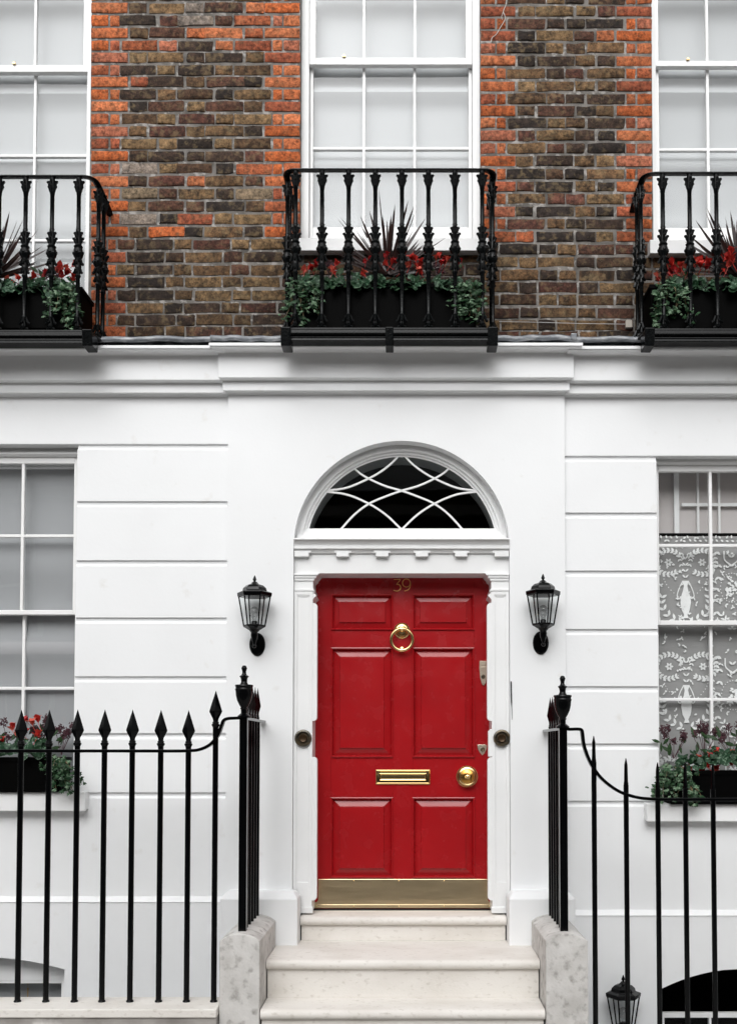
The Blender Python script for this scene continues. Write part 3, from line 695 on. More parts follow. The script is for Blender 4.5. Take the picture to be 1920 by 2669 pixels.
build(MB().sweepx([(.20, zch - .02), (.06, zch - .02), (.075, zch + .012), (.105, zgb - .012), (.108, zgb), (.20, zgb)][::-1], CX - .655, CX + .655), 'fanlight_sill', paint, FL, bevel=.002)
FZ = lambda a, b: U(740 + a / 2.632, 1110 + b / 2.632, .12)
def bars(pts):
    P = [(FZ(*p)[0], .12, FZ(*p)[1]) for p in pts]
    build(MB().tube(smooth_path(P, 7), .0085, 4, sx=1.0), 'glazing_bar', sashp, FL, bevel=.002)
for mir in (0, 1):
    f = (lambda a: a) if not mir else (lambda a: 1612 - a)
    bars([(f(a), b) for a, b in ((806, 182), (745, 250), (670, 310), (580, 362), (430, 425), (268, 448))])
    bars([(f(a), b) for a, b in ((462, 272), (515, 322), (580, 362), (690, 412), (806, 446), (915, 485), (1030, 535), (1130, 610), (1224, 712))])
    bars([(f(a), b) for a, b in ((268, 450), (430, 472), (580, 534), (700, 612), (806, 712))])
gl = arc(.604, math.asin((zgb - CZ) / .604), pi - math.asin((zgb - CZ) / .604), 40)
build(MB().add([(x, .128, z) for x, z in gl], [tuple(range(len(gl)))]), 'pane', darkglass, FL)

# ------------------------------------------------------------------ front door
DR = empty('door', (CX, DY, UZ(2369, DY)), H)
D_ = lambda a, b, c_, d: UR(a, b, c_, d, DY)
dx0, dx1, dz0, dz1 = D_(812, 1490, 1284, 2370)
dz0 = UZ(2369, DY); dz1 = UZ(1480, DY)
panels = [((863, 1549, 1022, 1641), 6), ((1074, 1549, 1232, 1641), 6), ((862, 1689, 1023, 1973), 14), ((1074, 1689, 1236, 1973), 14), ((863, 2079, 1024, 2287), 14), ((1076, 2079, 1235, 2287), 14)]
# leaf: stiles and rails with openings for the panels
xs = sorted([dx0, dx1] + [UX(863, 1850, DY), UX(1023, 1850, DY), UX(1075, 1850, DY), UX(1235, 1850, DY)])
zs = [dz0, UZ(2287, DY), UZ(2079, DY), UZ(1973, DY), UZ(1689, DY), UZ(1641, DY), UZ(1549, DY), dz1]
m = MB()
for a, b in ((0, 1), (2, 3), (4, 5)): m.box(xs[a], xs[b], DY, DY + .05, dz0, dz1)
for a, b in ((1, 2), (3, 4)):
    for k in (0, 2, 4, 6): m.box(xs[a], xs[b], DY + .0008, DY + .05, zs[k], zs[k + 1])
build(m, 'door_leaf', red, DR, bevel=.0015)
for (a, b) in ((1, 2), (3, 4)):
    for k, raise_ in ((1, .010), (3, .010), (5, .004)):
        x0, x1, z0, z1 = xs[a], xs[b], zs[k], zs[k + 1]
        m = MB(); y0 = DY + .022; i1, i2 = .012, .058 if k != 5 else .05
        def rect(e, y): return [(x0 + e, y, z0 + e), (x1 - e, y, z0 + e), (x1 - e, y, z1 - e), (x0 + e, y, z1 - e)]
        rs = [rect(-.004, DY + .03), rect(i1 + .002, y0), rect(i2 - .004, y0 - raise_ - .004), rect(i2 - .002, y0 - raise_ - .012), rect(i2, y0 - raise_ - .013)]
        vs = [p for r in rs for p in r]; fs = []
        for q in range(4):
            for i in range(4): fs.append((q * 4 + i, q * 4 + (i + 1) % 4, q * 4 + 4 + (i + 1) % 4, q * 4 + 4 + i))
        fs.append((16, 17, 18, 19)); m.add(vs, fs); build(m, 'door_panel', red, DR)
        m = MB()     # bolection moulding round the panel
        pr = [(-.003, DY - .0008), (-.003, DY - .008), (.003, DY - .010), (.008, DY - .004), (.012, DY + .010), (.014, DY + .023)]
        rs = [rect(e, y) for e, y in pr]; vs = [p for r in rs for p in r]; fs = []
        for q in range(len(pr) - 1):
            for i in range(4): fs.append((q * 4 + i, q * 4 + (i + 1) % 4, q * 4 + 4 + (i + 1) % 4, q * 4 + 4 + i))
        m.add(vs, fs); build(m, 'panel_moulding', red, DR)
# number 39
yn = DY - .004; N = lambda a, b: (U(780 + a / 3.022, 1460 + b / 3.022, yn)[0], yn, U(780 + a / 3.022, 1460 + b / 3.022, yn)[1])
m = MB()
m.tube([N(744, 152), N(796, 152)], .0026, 6)
m.tube(smooth_path([N(796, 153), N(764, 191)], 3), .0022, 6)
m.tube(smooth_path([N(764, 191), N(785, 193), N(798, 212), N(790, 234), (N(768, 244)), N(740, 237)], 5), [.0022 + .0016 * abs(sin(pi * i / 25)) for i in range(26)], 6)
num = build(m, 'number_three', gold, DR, smooth=60)
m = MB()
m.tube([N(842 + 31 * cos(a), 180 - 32 * sin(a)) for a in [2 * pi * i / 20 for i in range(20)]], .0028, 6, closed=True)
m.tube(smooth_path([N(873, 180), N(872, 205), N(858, 232), N(826, 244)], 5), .0026, 6)
build(m, 'number_nine', gold, DR, smooth=60)
# knocker
KX, KZ = U(1047, 1643, DY - .02); ps = F / (DIST + DY)
m = MB().lathe([(.0505, 0), (.051, -.006), (.044, -.012), (.040, -.012), (.037, -.018), (.031, -.020), (.026, -.014), (.018, -.016), (.010, -.020), (1e-4, -.020)], 28, (KX, DY, KZ), 'y')
build(m, 'knocker_rose', brass, DR, smooth=40)
rx, rz = U(1047, 1667, DY - .04); R_ = .0685; yk = DY - .042
m = MB().tube([(rx + R_ * cos(a), yk, rz + R_ * sin(a)) for a in [2 * pi * i / 40 for i in range(40)]], .0105, 10, closed=True)
m.lathe([(.006, -.030), (.013, -.029), (.009, -.022), (.013, -.017), (.007, -.013), (.016, -.006), (.016, .006), (.007, .013), (.013, .017), (.009, .022), (.013, .029), (.006, .030)], 12, (0, 0, 0))
nv = 12 * 12; 
for i in range(len(m.v) - nv, len(m.v)): a, b, c_ = m.v[i]; m.v[i] = (rx + c_, yk + b, rz + R_ * .93 + a)
build(m, 'knocker_ring', brass, DR, smooth=50)
build(MB().lathe([(.018, 0), (.018, -.012), (.012, -.022), (1e-4, -.026)], 16, (rx, DY, UZ(1692, DY)), 'y'), 'knocker_strike', brass, DR, smooth=40)
# letter plate
x0, x1, z0, z1 = D_(979, 2006, 1120, 2044)
m = MB(); 
def fr(e, y): return [(x0 + e, y, z0 + e), (x1 - e, y, z0 + e), (x1 - e, y, z1 - e), (x0 + e, y, z1 - e)]
rs = [fr(0, DY + .002), fr(0, DY - .008), fr(.005, DY - .012), fr(.009, DY - .006), fr(.024, DY - .006), fr(.026, DY - .012), fr(.029, DY - .011), fr(.032, DY - .007)]
vs = [p for r in rs for p in r]; fs = [(q * 4 + i, q * 4 + (i + 1) % 4, q * 4 + 4 + (i + 1) % 4, q * 4 + 4 + i) for q in range(len(rs) - 1) for i in range(4)] + [tuple(range(4 * len(rs) - 4, 4 * len(rs)))]
build(m.add(vs, fs), 'letter_plate', mirror_brass, DR, bevel=.001)
# centre knob with radiating flutes
kx, kz = U(1217, 2024, DY - .03)
m = MB().lathe([(.068, .0), (.068, -.010), (.064, -.014), (.061, -.014), (.058, -.030), (.060, -.040), (.058, -.047), (.050, -.050), (.0465, -.049)], 36, (kx, DY, kz), 'y')
n = 56; vs = []; fs = []
for r, h, am in ((.0465, -.049, 0), (.044, -.053, .0022), (.030, -.058, .0022), (.016, -.060, .001), (.0125, -.060, 0), (.011, -.068, 0), (.005, -.071, 0), (.0003, -.0715, 0)):
    for i in range(n): a = 2 * pi * i / n; vs.append((kx + r * cos(a), DY + h + (am if i % 2 else -am), kz + r * sin(a)))
for j in range(7):
    for i in range(n): fs.append((j * n + i, (j + 1) * n + i, (j + 1) * n + (i + 1) % n, j * n + (i + 1) % n))
m.add(vs, fs); build(m, 'door_knob', brass, DR, smooth=25)
# locks
def outline(pts, y0, y1, name, extra=None):
    build(MB().prism([(UX(a, b, DY), UZ(b, DY)) for a, b in pts], DY - y1, DY - y0), name, M(name + '_metal', (.62, .56, .45), .38, 1., bump=.2), DR, bevel=.002)
outline([(1249, 1723), (1267, 1723), (1268, 1765), (1265, 1780), (1260, 1787), (1255, 1784), (1250, 1766), (1248, 1740)], -.002, .010, 'rim_lock')
outline([(1251, 1738), (1267, 1738), (1267, 1742), (1251, 1742)], .009, .013, 'lock_ridge')
cx_, cz_ = U(1258, 1764, DY); build(MB().lathe([(.013, .0), (.013, -.014), (.009, -.016), (.006, -.013), (1e-4, -.013)], 16, (cx_, DY, cz_), 'y'), 'lock_cylinder', bronze, DR, smooth=40)
outline([(1243, 1942), (1249, 1940), (1256, 1941), (1263, 1940), (1268.5, 1943), (1267, 1953), (1262, 1963), (1256, 1969), (1249, 1961), (1244, 1951)], -.002, .006, 'lock_shield')
cx_, cz_ = U(1256.5, 1953, DY); build(MB().lathe([(.014, .0), (.014, -.012), (.010, -.013), (.006, -.010), (1e-4, -.010)], 16, (cx_, DY, cz_), 'y'), 'lock_cylinder', bronze, DR, smooth=40)
# kick plate and rivets
kp = [(829, 2291), (1271, 2291), (1271, 2346), (1276, 2352), (1283, 2352), (1283, 2367), (818, 2367), (818, 2352), (824, 2352), (829, 2346)]
build(MB().prism([(UX(a, b, DY), UZ(b, DY)) for a, b in kp], DY - .005, DY + .01), 'kick_plate', kickm, DR, bevel=.003)
for a_, b_, c_, d_ in ((818, 2357, 1283, 2367), (829, 2292, 836, 2346), (1264, 2292, 1271, 2346)):
    x0, x1, z0, z1 = D_(a_, b_, c_, d_); build(MB().box(x0 + .001, x1 - .001, DY - .008, DY, z0 + .001, z1), 'kick_plate_rim', kickm, DR, bevel=.002)
for px, py in ((922, 2295), (1039, 2295), (1157, 2295), (922, 2362), (1039, 2362), (1157, 2362), (826, 2362), (1274, 2362)):
    x, z = U(px, py, DY); build(MB().lathe([(.006, 0), (.006, -.006), (.003, -.009), (1e-4, -.0095)], 8, (x, DY, z), 'y'), 'rivet', brass, DR, smooth=40)
# thin black tube drawn in for the dark slit beside the right pilaster
slit = smooth_path([(UX(1331, 1776, -.003), -.004, UZ(1776)), (UX(1332, 1820, -.003), -.004, UZ(1820)), (UX(1334, 1876, -.003), -.004, UZ(1876))], 5)
build(MB().tube(slit, [.0038] * (len(slit) - 4) + [.0022, .0018, .0015, .001], 6), 'dark_slit', ironp, H)

# door bells
for px, lab in ((790, 'round dark bronze door bell on the left door jamb'), (1307, 'round dark bronze door bell on the right door jamb')):
    x, z = U(px, 1924, .02)
    e = tag(empty('door_bell', (x, .035, z)), lab, 'door bell', 'door bells on the jambs')
    build(MB().lathe([(.046, .0), (.052, -.008), (.053, -.016), (.050, -.022), (.042, -.024), (.039, -.020), (.030, -.010), (.026, -.010)], 28, (x, .034, z), 'y'), 'bell_plate', bronze, e, smooth=35)
    build(MB().lathe([(.0262, -.006), (.026, -.018), (.022, -.022), (.012, -.019), (1e-4, -.019)], 20, (x, .034, z), 'y'), 'bell_push', M('bell_push', (.05, .028, .012), .35, .6), e, smooth=35)

# ------------------------------------------------------------------ steps, stringers, coping
ST = tag(empty('entrance_steps', (CX, -.5, 0)), 'pale stone steps leading up to the red front door', 'steps')
def step(x0, x1, ynose, yback, ztop, zbot, name='step'):
    par = ST; nb = .055; r = nb / 2
    pr = [(yback, ztop), (ynose + r, ztop)] + [(ynose + r - r * sin(a), ztop - r + r * cos(a)) for a in [pi * i / 8 for i in range(1, 9)]] + [(ynose + .035, ztop - nb), (yback, ztop - nb)]
    tr = build(MB().sweepx(pr[::-1], x0, x1), 'tread', stone, par, smooth=40)
    build(MB().box(x0 + .004, x1 - .004, ynose + .032, yback - .01, zbot, ztop - nb - .001), 'riser', stone, par, bevel=.002)
S1, S2, S3 = UZ(2390, -.05), UZ(2503, -.59), UZ(2633, -.82)
SXL, SXR = -.80, .715
step(BLI + .004, BRI - .004, -.05, .20, S1, S2)
step(SXL + .003, SXR - .003, -.59, -.01, S2, S3)
step(SXL + .006, SXR - .006, -.82, -.55, S3, 0.)
build(MB().box(dx0, dx1, DY - .02, DY + .06, S1, S1 + .006), 'threshold', slate, ST)
def stringer(x0, x1, lab):
    m = MB(); yf, yb2 = -.81, BF - .002; z = UZ(2453, yf); n = 10
    prof = [(x0, 0)] + [(x0, z)] + [(x0 + .004 + (x1 - x0 - .008) * i / n, z + .002 + .036 * sin(pi * i / n) ** .7) for i in range(n + 1)] + [(x1, z), (x1, 0)]
    m.prism(prof, yf, yb2)
    return tag(build(m, 'step_wall', render_, None, bevel=.008), lab, 'wall', 'walls beside the steps')
stringer(-1.013, SXL, 'low weathered rendered wall on the left of the entrance steps')
stringer(SXR, .939, 'low weathered rendered wall on the right of the entrance steps')
zcp = UZ(2611, -.71)
cpl = tag(empty('coping_wall', (-2, -.7, 0)), 'grimy low kerb wall with pale coping under the left railing', 'wall')
build(MB().box(-3.6, -1.016, -.868, -.60, zcp - .045, zcp), 'coping', stone, cpl, bevel=.006)
build(MB().box(-3.6, -1.018, -.855, -.61, -.02, zcp - .045), 'kerb_face', grime, cpl, bevel=.004)
cpr = tag(empty('coping_wall', (2, -.7, 0)), 'low stone kerb under the right railing', 'wall')
build(MB().box(.942, 3.6, -.868, -.60, -.02, .03), 'coping', stone, cpr, bevel=.006)

# ------------------------------------------------------------------ area railings
RYp = -.71; RS = (DIST + RYp) / F        # metres per photo pixel at the railing
RP = lambda px, py, y=RYp: (U(px, py, y)[0], y, U(px, py, y)[1])
URN = [(.3, 1735.5), (4.5, 1736.8), (7.8, 1743.5), (5.8, 1749.5), (5, 1752), (5.4, 1757), (7, 1761), (12.8, 1764.5), (9, 1769), (8, 1775), (8.2, 1781), (11, 1785.5), (23, 1787), (24, 1790), (22.2, 1793), (22.2, 1796), (24, 1799), (22.3, 1803), (21.5, 1814), (18.5, 1827), (13, 1839), (8.5, 1846), (10.5, 1848.5), (8, 1852), (8, 1861), (13, 1865), (17, 1868.5), (17.5, 1873)]
def rail_thing(label, loc): return tag(empty('iron_railing', loc), label, 'railing', 'railings in front of the basement area')
def spear(m, x, y, z, k=1.):
    pr = [(.3, 0), (16.8, -53), (16.8, -55.5), (7.5, -74), (6.3, -82)]
    m.lathe([(r * RS * k, (h + 82) * RS * k) for r, h in pr][::-1], 4, (x, y, z + 12 * RS * k), ph=0)
    m.lathe([(r * RS * k, h * RS * k) for r, h in ((8, -2), (8.5, 0), (10.5, 3), (10.5, 6), (8, 8.5), (9, 11), (6.5, 14))], 12, (x, y, z))
def bar_mesh(h, r): return MB().lathe([(r, 0), (r, h)], 10)
RL = rail_thing('black spear-topped iron railing left of the steps with urn finial post', (-1.8, RYp, zcp))
for px, top in [(55 - 73, 1850), (55, 1850), (128, 1850), (201.6, 1849), (272.6, 1849), (345, 1849), (419, 1850), (491, 1851), (561.5, 1800)]:
    x = UX(px, 2000, RYp); zt_ = UZ(top + 94, RYp)
    b = build(MB().lathe([(.0155, 0), (.0155, zt_ - zcp + .02)], 12), 'bar', blackp, RL, smooth=40, loc=(x, RYp, zcp - .01))
    m = MB(); spear(m, 0, 0, 0); o = build(m, 'spearhead', blackp, b, smooth=30, bevel=.0012, loc=(x, RYp, zt_))
    # lead-caulked foot
    build(MB().lathe([(.021, -.004), (.020, .006), (.0165, .010)], 10), 'bar_foot', blackp, b, smooth=40, loc=(x, RYp, zcp))
def flatbar(path, wd, th):
    P = [Vector(p) for p in path]; vs, fs = [], []
    for i, p in enumerate(P):
        t = (P[min(i + 1, len(P) - 1)] - P[max(i - 1, 0)]).normalized(); side = Vector((0, 1, 0)) if abs(t.y) < .7 else Vector((1, 0, 0)); nrm = t.cross(side).normalized()
        for a, b in ((-1, -1), (1, -1), (1, 1), (-1, 1)): vs.append(p + side * (a * wd / 2) + nrm * (b * th / 2))
    for i in range(len(P) - 1):
        for j in range(4): fs.append((i * 4 + j, i * 4 + (j + 1) % 4, i * 4 + 4 + (j + 1) % 4, i * 4 + 4 + j))
    fs += [(3, 2, 1, 0), tuple(len(vs) - 4 + i for i in range(4))]
    return MB().add(vs, fs)
pxl = -.907; pzl = UZ(1871, RYp)
path = [RP(-330, 1957), RP(470, 1957.5)] + smooth_path([RP(490, 1957), RP(520, 1954), RP(548, 1941), RP(568, 1918), RP(578, 1892), RP(584, 1878), RP(596, 1873), RP(612, 1872)], 6) + [(pxl, RYp, pzl)]
build(flatbar(path, .036, .017), 'top_rail', blackp, RL, bevel=.002)
def corner(par, x, ztop, zb, dpx, bars_y, prefix=''):
    post = build(MB().box(-.021, .021, -.021, .021, 0, ztop - zb), 'corner_post', blackp, par, bevel=.003, loc=(x, RYp, zb))
    u = build(MB().lathe([(r * RS, (1873 - h) * RS) for r, h in URN][::-1], 24), 'urn_finial', blackp, post, smooth=35, loc=(x, RYp, ztop))
    build(MB().box(x - .019, x + .019, RYp, BF + .16, ztop - .012, ztop + .004), 'return_rail', blackp, par, bevel=.002)
    for y in bars_y:
        b = build(MB().lathe([(.0145, 0), (.0145, ztop - zb)], 10), 'bar', blackp, par, smooth=40, loc=(x, y, zb))
        m = MB(); spear(m, 0, 0, 0, .96); m.v = [(a * .55, b, c_) for a, b, c_ in m.v]; build(m, 'spearhead', blackp, b, smooth=30, loc=(x, y, ztop + .004))
zst = UZ(2434, RYp)
by = [-.71 + .098 * k for k in range(1, 6)]
corner(RL, pxl, pzl, zst - .02, 0, by)
RR = rail_thing('black iron railing right of the steps with plain spikes and swept rail', (1.8, RYp, 0))
pxr = .826; pzr = UZ(1898, RYp)
corner(RR, pxr, pzr, zst - .02, 0, by)
c2 = lambda a, b: RP(1380 + a / 2.4407, 1740 + b / 2.4407)
path = [(pxr, RYp, pzr)] + smooth_path([c2(250, 393), c2(310, 392), c2(329, 402), c2(334, 430), c2(345, 505), c2(382, 602), c2(440, 690), c2(520, 760), c2(600, 803), c2(700, 829), c2(800, 837), c2(860, 838)], 6) + [c2(1318, 838), c2(1900, 838)]
build(flatbar(path, .036, .017), 'top_rail', blackp, RR, bevel=.002)
for px, top, colr in [(1548, 1918, 1986), (1631.5, 1976, 2046), (1714, 1987, 2058), (1786, 1985, 2055), (1858, 1990, 2057), (1930, 1990, 2057), (2002, 1990, 2057)]:
    x = UX(px, 2200, RYp); zc_, zt_ = UZ(colr, RYp), UZ(top, RYp)
    b = build(MB().lathe([(.0142, 0), (.0142, zc_ - .02)], 12), 'bar', blackp, RR, smooth=40, loc=(x, RYp, .02))
    build(MB().lathe([(.0125, -.012), (.0125, -.006), (.0145, -.003), (.0125, .002), (.0132, .006), (.0110, .02), (.0092, (zt_ - zc_) * .75), (.004, (zt_ - zc_) * .93), (.0015, zt_ - zc_)], 8), 'spike', blackp, b, smooth=35, loc=(x, RYp, zc_))

# ------------------------------------------------------------------ balconies
BY = -.28; BS = (DIST + BY) / F
def baluster_mesh():
    m = MB(); z = lambda p: (858 - p) * BS
    core = [(6, 858), (6, 850), (9, 846), (5, 838), (4.5, 826), (7, 822), (7, 819), (5, 816), (5.8, 800), (5.8, 715), (8, 711), (6, 706), (7, 694), (9, 686), (7, 678), (8, 672), (11, 669), (8, 664), (13, 657), (14, 648), (12, 640), (10, 637), (12, 632), (9, 628), (7, 622), (8.5, 614), (6.5, 608), (7.5, 597), (6, 590), (5.8, 582), (5.8, 494), (6.6, 493), (6.6, 486), (7.5, 484), (6, 478), (8, 472), (6, 468), (8, 458), (6.5, 448), (9, 443)]
    m.lathe([(r * BS, z(p)) for r, p in core], 10)
    def curl(p0, p1, r0, r1, up, k=4, ph=0., th=2.6):
        for i in range(k):
            a = 2 * pi * (i / k) + ph; ca, sa = cos(a), sin(a)
            pts = [(r0, p0), (r0 + (r1 - r0) * .45, p0 + (p1 - p0) * .55), (r1 * .92, p1), (r1 + .8, p1 + (2.2 if up else -2.2)), (r1 - 2.0, p1 + (4.2 if up else -4.2))]
            P = [(ca * r * BS, sa * r * BS, z(p)) for r, p in pts]
            m.tube(smooth_path(P, 2), [th * BS * q for q in (1.2, 1.3, 1.4, 1.4, 1.35, 1.3, 1.2, 1.1, .8)], 5)
    curl(478, 457, 5, 12, True); curl(485, 470, 5, 9.5, True, ph=.0)
    curl(607, 594, 5.5, 9.5, True); curl(625, 609, 6, 12.5, True)
    curl(664, 681, 6, 12.5, False); curl(690, 703, 6, 10, False, ph=0)
    curl(820, 838, 4, 12, False); curl(846, 853, 4, 8, False)
    for i in range(4):
        a = pi / 2 * i; m.ball(5.5 * BS, (cos(a) * 10.5 * BS, sin(a) * 10.5 * BS, z(649)), 8, 5)
        a += pi / 4; m.ball(4 * BS, (cos(a) * 11 * BS, sin(a) * 11 * BS, z(650)), 6, 4)
        m.ball(2.4 * BS, (cos(a - pi / 4) * 5 * BS, sin(a - pi / 4) * 5 * BS, z(586)), 6, 4)
    return m.mesh('baluster', ironp, 45)
BM = baluster_mesh()
def balcony(xl, xr, xs, top_px, base_px, label, jitter):
    B = tag(empty('balcony_railing', ((xl + xr) / 2, BY, UZ(base_px, BY))), label, 'balcony', 'cast iron balconettes at the first floor windows')
    zt_ = UZ(top_px, BY); zb_ = UZ(base_px - 8, BY); sc = (zt_ - zb_) / ((858 - 443) * BS)
    xs = list(xs)
    for x in xs:
        o = build(BM, 'baluster', None, B, loc=(x, BY, zb_)); o.scale = (1, 1, sc)
    for x in (xl, xr):
        for y in (-.165, -.065):
            o = build(BM, 'baluster', None, B, loc=(x, y, zb_)); o.scale = (1, 1, sc); o.rotation_euler = (0, 0, .3)
    def ring_path(z, y=BY, r=.06, zend=None, into=.07):
        out = []
        out += [(xl, YB + into, (zend or z))] if into else []
        out += [(xl, YB - .04, z - (.03 if zend else 0)), (xl, -.16, z)]
        out += [(xl + r - r * cos(a), y + r - r * sin(a), z) for a in [pi / 2 * i / 6 for i in range(7)]]
        out += [(xr - r + r * sin(a), y + r - r * cos(a), z) for a in [pi / 2 * i / 6 for i in range(7)]]
        out += [(xr, -.16, z), (xr, YB - .04, z - (.03 if zend else 0))] + ([(xr, YB + into, zend or z)] if into else [])
        return out
    def swept(path, wd, th):
        P = [Vector(p) for p in path]; vs, fs = [], []
        for i, p in enumerate(P):
            t = (P[min(i + 1, len(P) - 1)] - P[max(i - 1, 0)]); t.z = 0; t.normalize(); s = Vector((-t.y, t.x, 0))
            for a, b in ((-1, -.6), (-.6, -1), (.6, -1), (1, -.6), (1, .3), (.5, 1), (-.5, 1), (-1, .3)): vs.append(p + s * (a * wd / 2) + Vector((0, 0, b * th / 2)))
        for i in range(len(P) - 1):
            for j in range(8): fs.append((i * 8 + j, i * 8 + (j + 1) % 8, i * 8 + 8 + (j + 1) % 8, i * 8 + 8 + j))
        fs += [tuple(range(7, -1, -1)), tuple(len(vs) - 8 + i for i in range(8))]
        return MB().add(vs, fs)
    build(swept(ring_path(zt_ - .002, zend=zt_ - .085), .040, .012), 'handrail', ironp, B, smooth=45)
    zf = zb_ - .004
    build(swept(ring_path(zf, into=0), .05, .018), 'bottom_rail', ironp, B, smooth=45)
    fl = MB().box(xl - .008, xr + .008, -.215, YB - .012, UZ(889, -.19) + .012, zf - .008)
    fl.sweepx([(-.216, zf - .010), (-.312, zf - .010), (-.312, zf - .034), (-.290, zf - .042), (-.290, zf - .052), (-.300, zf - .060), (-.300, zf - .074), (-.216, zf - .074)], xl - .01, xr + .01)
    build(fl, 'floor_plate', ironp, B, bevel=.004)
    zbb = UZ(904, -.30)
    for x, wd in ((xl + .012, .030), (xr - .012, .030), ((xl + xr) / 2, .024)):
        build(MB().add([(x - wd, -.332, zf - .002), (x + wd, -.332, zf - .002), (x + wd, -.318, zbb), (x - wd, -.318, zbb), (x - wd, -.20, zf - .002), (x + wd, -.20, zf - .002), (x + wd, -.205, zbb), (x - wd, -.205, zbb)],
              [(0, 3, 2, 1), (1, 2, 6, 5), (5, 6, 7, 4), (4, 7, 3, 0), (0, 1, 5, 4), (3, 7, 6, 2)]), 'bracket', ironp, B, bevel=.006)
    return B
bx = lambda p: UX(p, 650, BY)
xc = [bx(p) for p in (770, 839, 908, 977.7, 1047, 1116, 1185, 1256)]
balcony(-.75, .497, xc, 443, 866, 'black cast iron balconette below the centre upper window above the door', 0)
balcony(-1.9 - 1.247, -1.9, [bx(204.6 - 69.2 * k) for k in range(8)], 460, 872, 'black cast iron balconette at the left upper window', 0)
balcony(1.40, 1.40 + 1.247, [bx(1727 + 69.8 * k) for k in range(8)], 452, 868, 'black cast iron balconette at the right upper window', 0)

# ------------------------------------------------------------------ lanterns
def lantern(x, y, z, label, rot=0.):
    e = tag(empty('wall_lantern', (x, y, z)), label, 'lantern', 'hexagonal wall lanterns')
    o = (x, y - .125, z)
    def hexa(r, h): return [(o[0] + r * cos(pi / 3 * i + rot), o[1] + r * sin(pi / 3 * i + rot), o[2] + h) for i in range(6)]
    n = 28
    build(MB().add([(x + .049 * cos(2 * pi * i / n) * q, y - d, z + .072 * sin(2 * pi * i / n) * q) for q, d in ((1, -.004), (1, .006), (.85, .014), (.3, .018)) for i in range(n)],
          [(j * n + i, (j + 1) * n + i, (j + 1) * n + (i + 1) % n, j * n + (i + 1) % n) for j in range(3) for i in range(n)] + [tuple(range(3 * n, 4 * n))]), 'back_plate', blackp, e, smooth=30)
    arm = MB().lathe([(.036, .078), (.026, .066), (.020, .06), (.022, .045), (.020, .03), (.015, .012), (.010, -.004), (.008, -.012)][::-1], 14, o).ball(.0135, (o[0], o[1], o[2] - .022), 12, 8)
    arm.tube([(x, y - .005, z + .03), (x, y - .06, z + .035), (x, y - .125, z + .035)], .012, 8)
    build(arm, 'arm', blackp, e, smooth=40)
    b = MB().lathe([(.036, .076), (.055, .088), (.067, .094), (.067, .100), (.02, .100)], 6, o, ph=rot * 3 / pi)
    build(b, 'base_pan', blackp, e, bevel=.0015)
    H0, H1 = hexa(.064, .100), hexa(.096, .282)
    for i in range(6):
        j = (i + 1) % 6
        build(MB().tube([H0[i], H1[i]], .0045, 5), 'glazing_rib', blackp, e)
        q = .985; cen = lambda p: tuple(c_ * q + oo * (1 - q) for c_, oo in zip(p, (o[0], o[1], p[2])))
        build(MB().add([cen(H0[i]), cen(H0[j]), cen(H1[j]), cen(H1[i])], [(0, 1, 2, 3)]), 'pane', lampglass, e)
    rf = MB().lathe([(.094, .274), (.104, .280), (.106, .300), (.098, .304), (.075, .312), (.070, .330), (.052, .346), (.028, .353), (.022, .358), (.016, .366), (.008, .370)], 6, o, ph=rot * 3 / pi)
    ro = build(rf, 'roof', blackp, e, bevel=.002)
    build(MB().lathe([(.007, .368), (.006, .372), (.0115, .380), (.011, .384), (.004, .402), (.0008, .408)], 10, o), 'finial', blackp, e, smooth=35)
    fr_ = MB()
    for i in range(6):
        j = (i + 1) % 6
        for hh in (H0, H1):
            fr_.tube([hh[i], hh[j]], .005, 5)
    build(fr_, 'pane_frame', blackp, e)
    build(MB().lathe([(.018, .100), (.018, .125), (.014, .130)], 12, o), 'lamp_holder', blackp, e, smooth=40)
    build(MB().lathe([(.013, .128), (.015, .145), (.022, .160), (.029, .178), (.029, .192), (.022, .208), (.010, .216), (.001, .217)], 16, o), 'bulb', lampbulb, e, smooth=60)
    return e
lampbulb = glass_mat('bulb_clear', (.80, .80, .80), .05, 1.6)
lx, lz = U(671, 1680); lantern(lx, 0, lz, 'black hexagonal wall lantern left of the red door')
lx, lz = U(1408, 1676); lantern(lx, 0, lz, 'black hexagonal wall lantern right of the red door', 0)
lx, lz = U(1613, 2705, .005); lantern(lx, .005, lz, 'black hexagonal wall lantern low in the basement area behind the right railing')

# ------------------------------------------------------------------ plants
def leafmat(name, c1, c2, c3=None, sc=70, lo=.45, hi=.6, tr=.15): return M(name, c1, .42, spec=.22, col2=c2, scale=sc, lo=lo, hi=hi, col3=c3, scale3=120, lo3=.6, hi3=.7, trans=tr)
cyleaf = [leafmat('cyclamen_leaf', (.016, .050, .024), (.14, .22, .15), sc=60, lo=.54, hi=.61), leafmat('cyclamen_leaf_dark', (.010, .034, .014), (.09, .15, .095), sc=70, lo=.55, hi=.62)]
petm = [M('petal_red', (.52, .032, .026), .5, col2=(.62, .05, .035), scale=60, trans=.25), M('petal_deep', (.32, .008, .012), .5, col2=(.48, .02, .02), scale=60, trans=.25), M('petal_pink', (.66, .14, .09), .5, col2=(.58, .07, .05), scale=60, trans=.25)]
ivym = [leafmat('ivy_dark', (.007, .026, .010), (.018, .048, .018)), leafmat('ivy_mid', (.022, .062, .026), (.05, .10, .05)), leafmat('ivy_pale', (.17, .25, .16), (.05, .11, .055), sc=90)]
cordm = M('cordyline_leaf', (.020, .009, .008), .36, col2=(.045, .020, .016), scale=30, trans=.1)
skm = [M('skimmia_bud', (.045, .010, .018), .6, col2=(.085, .024, .034), scale=140), leafmat('skimmia_leaf', (.018, .045, .016), (.035, .07, .026))]
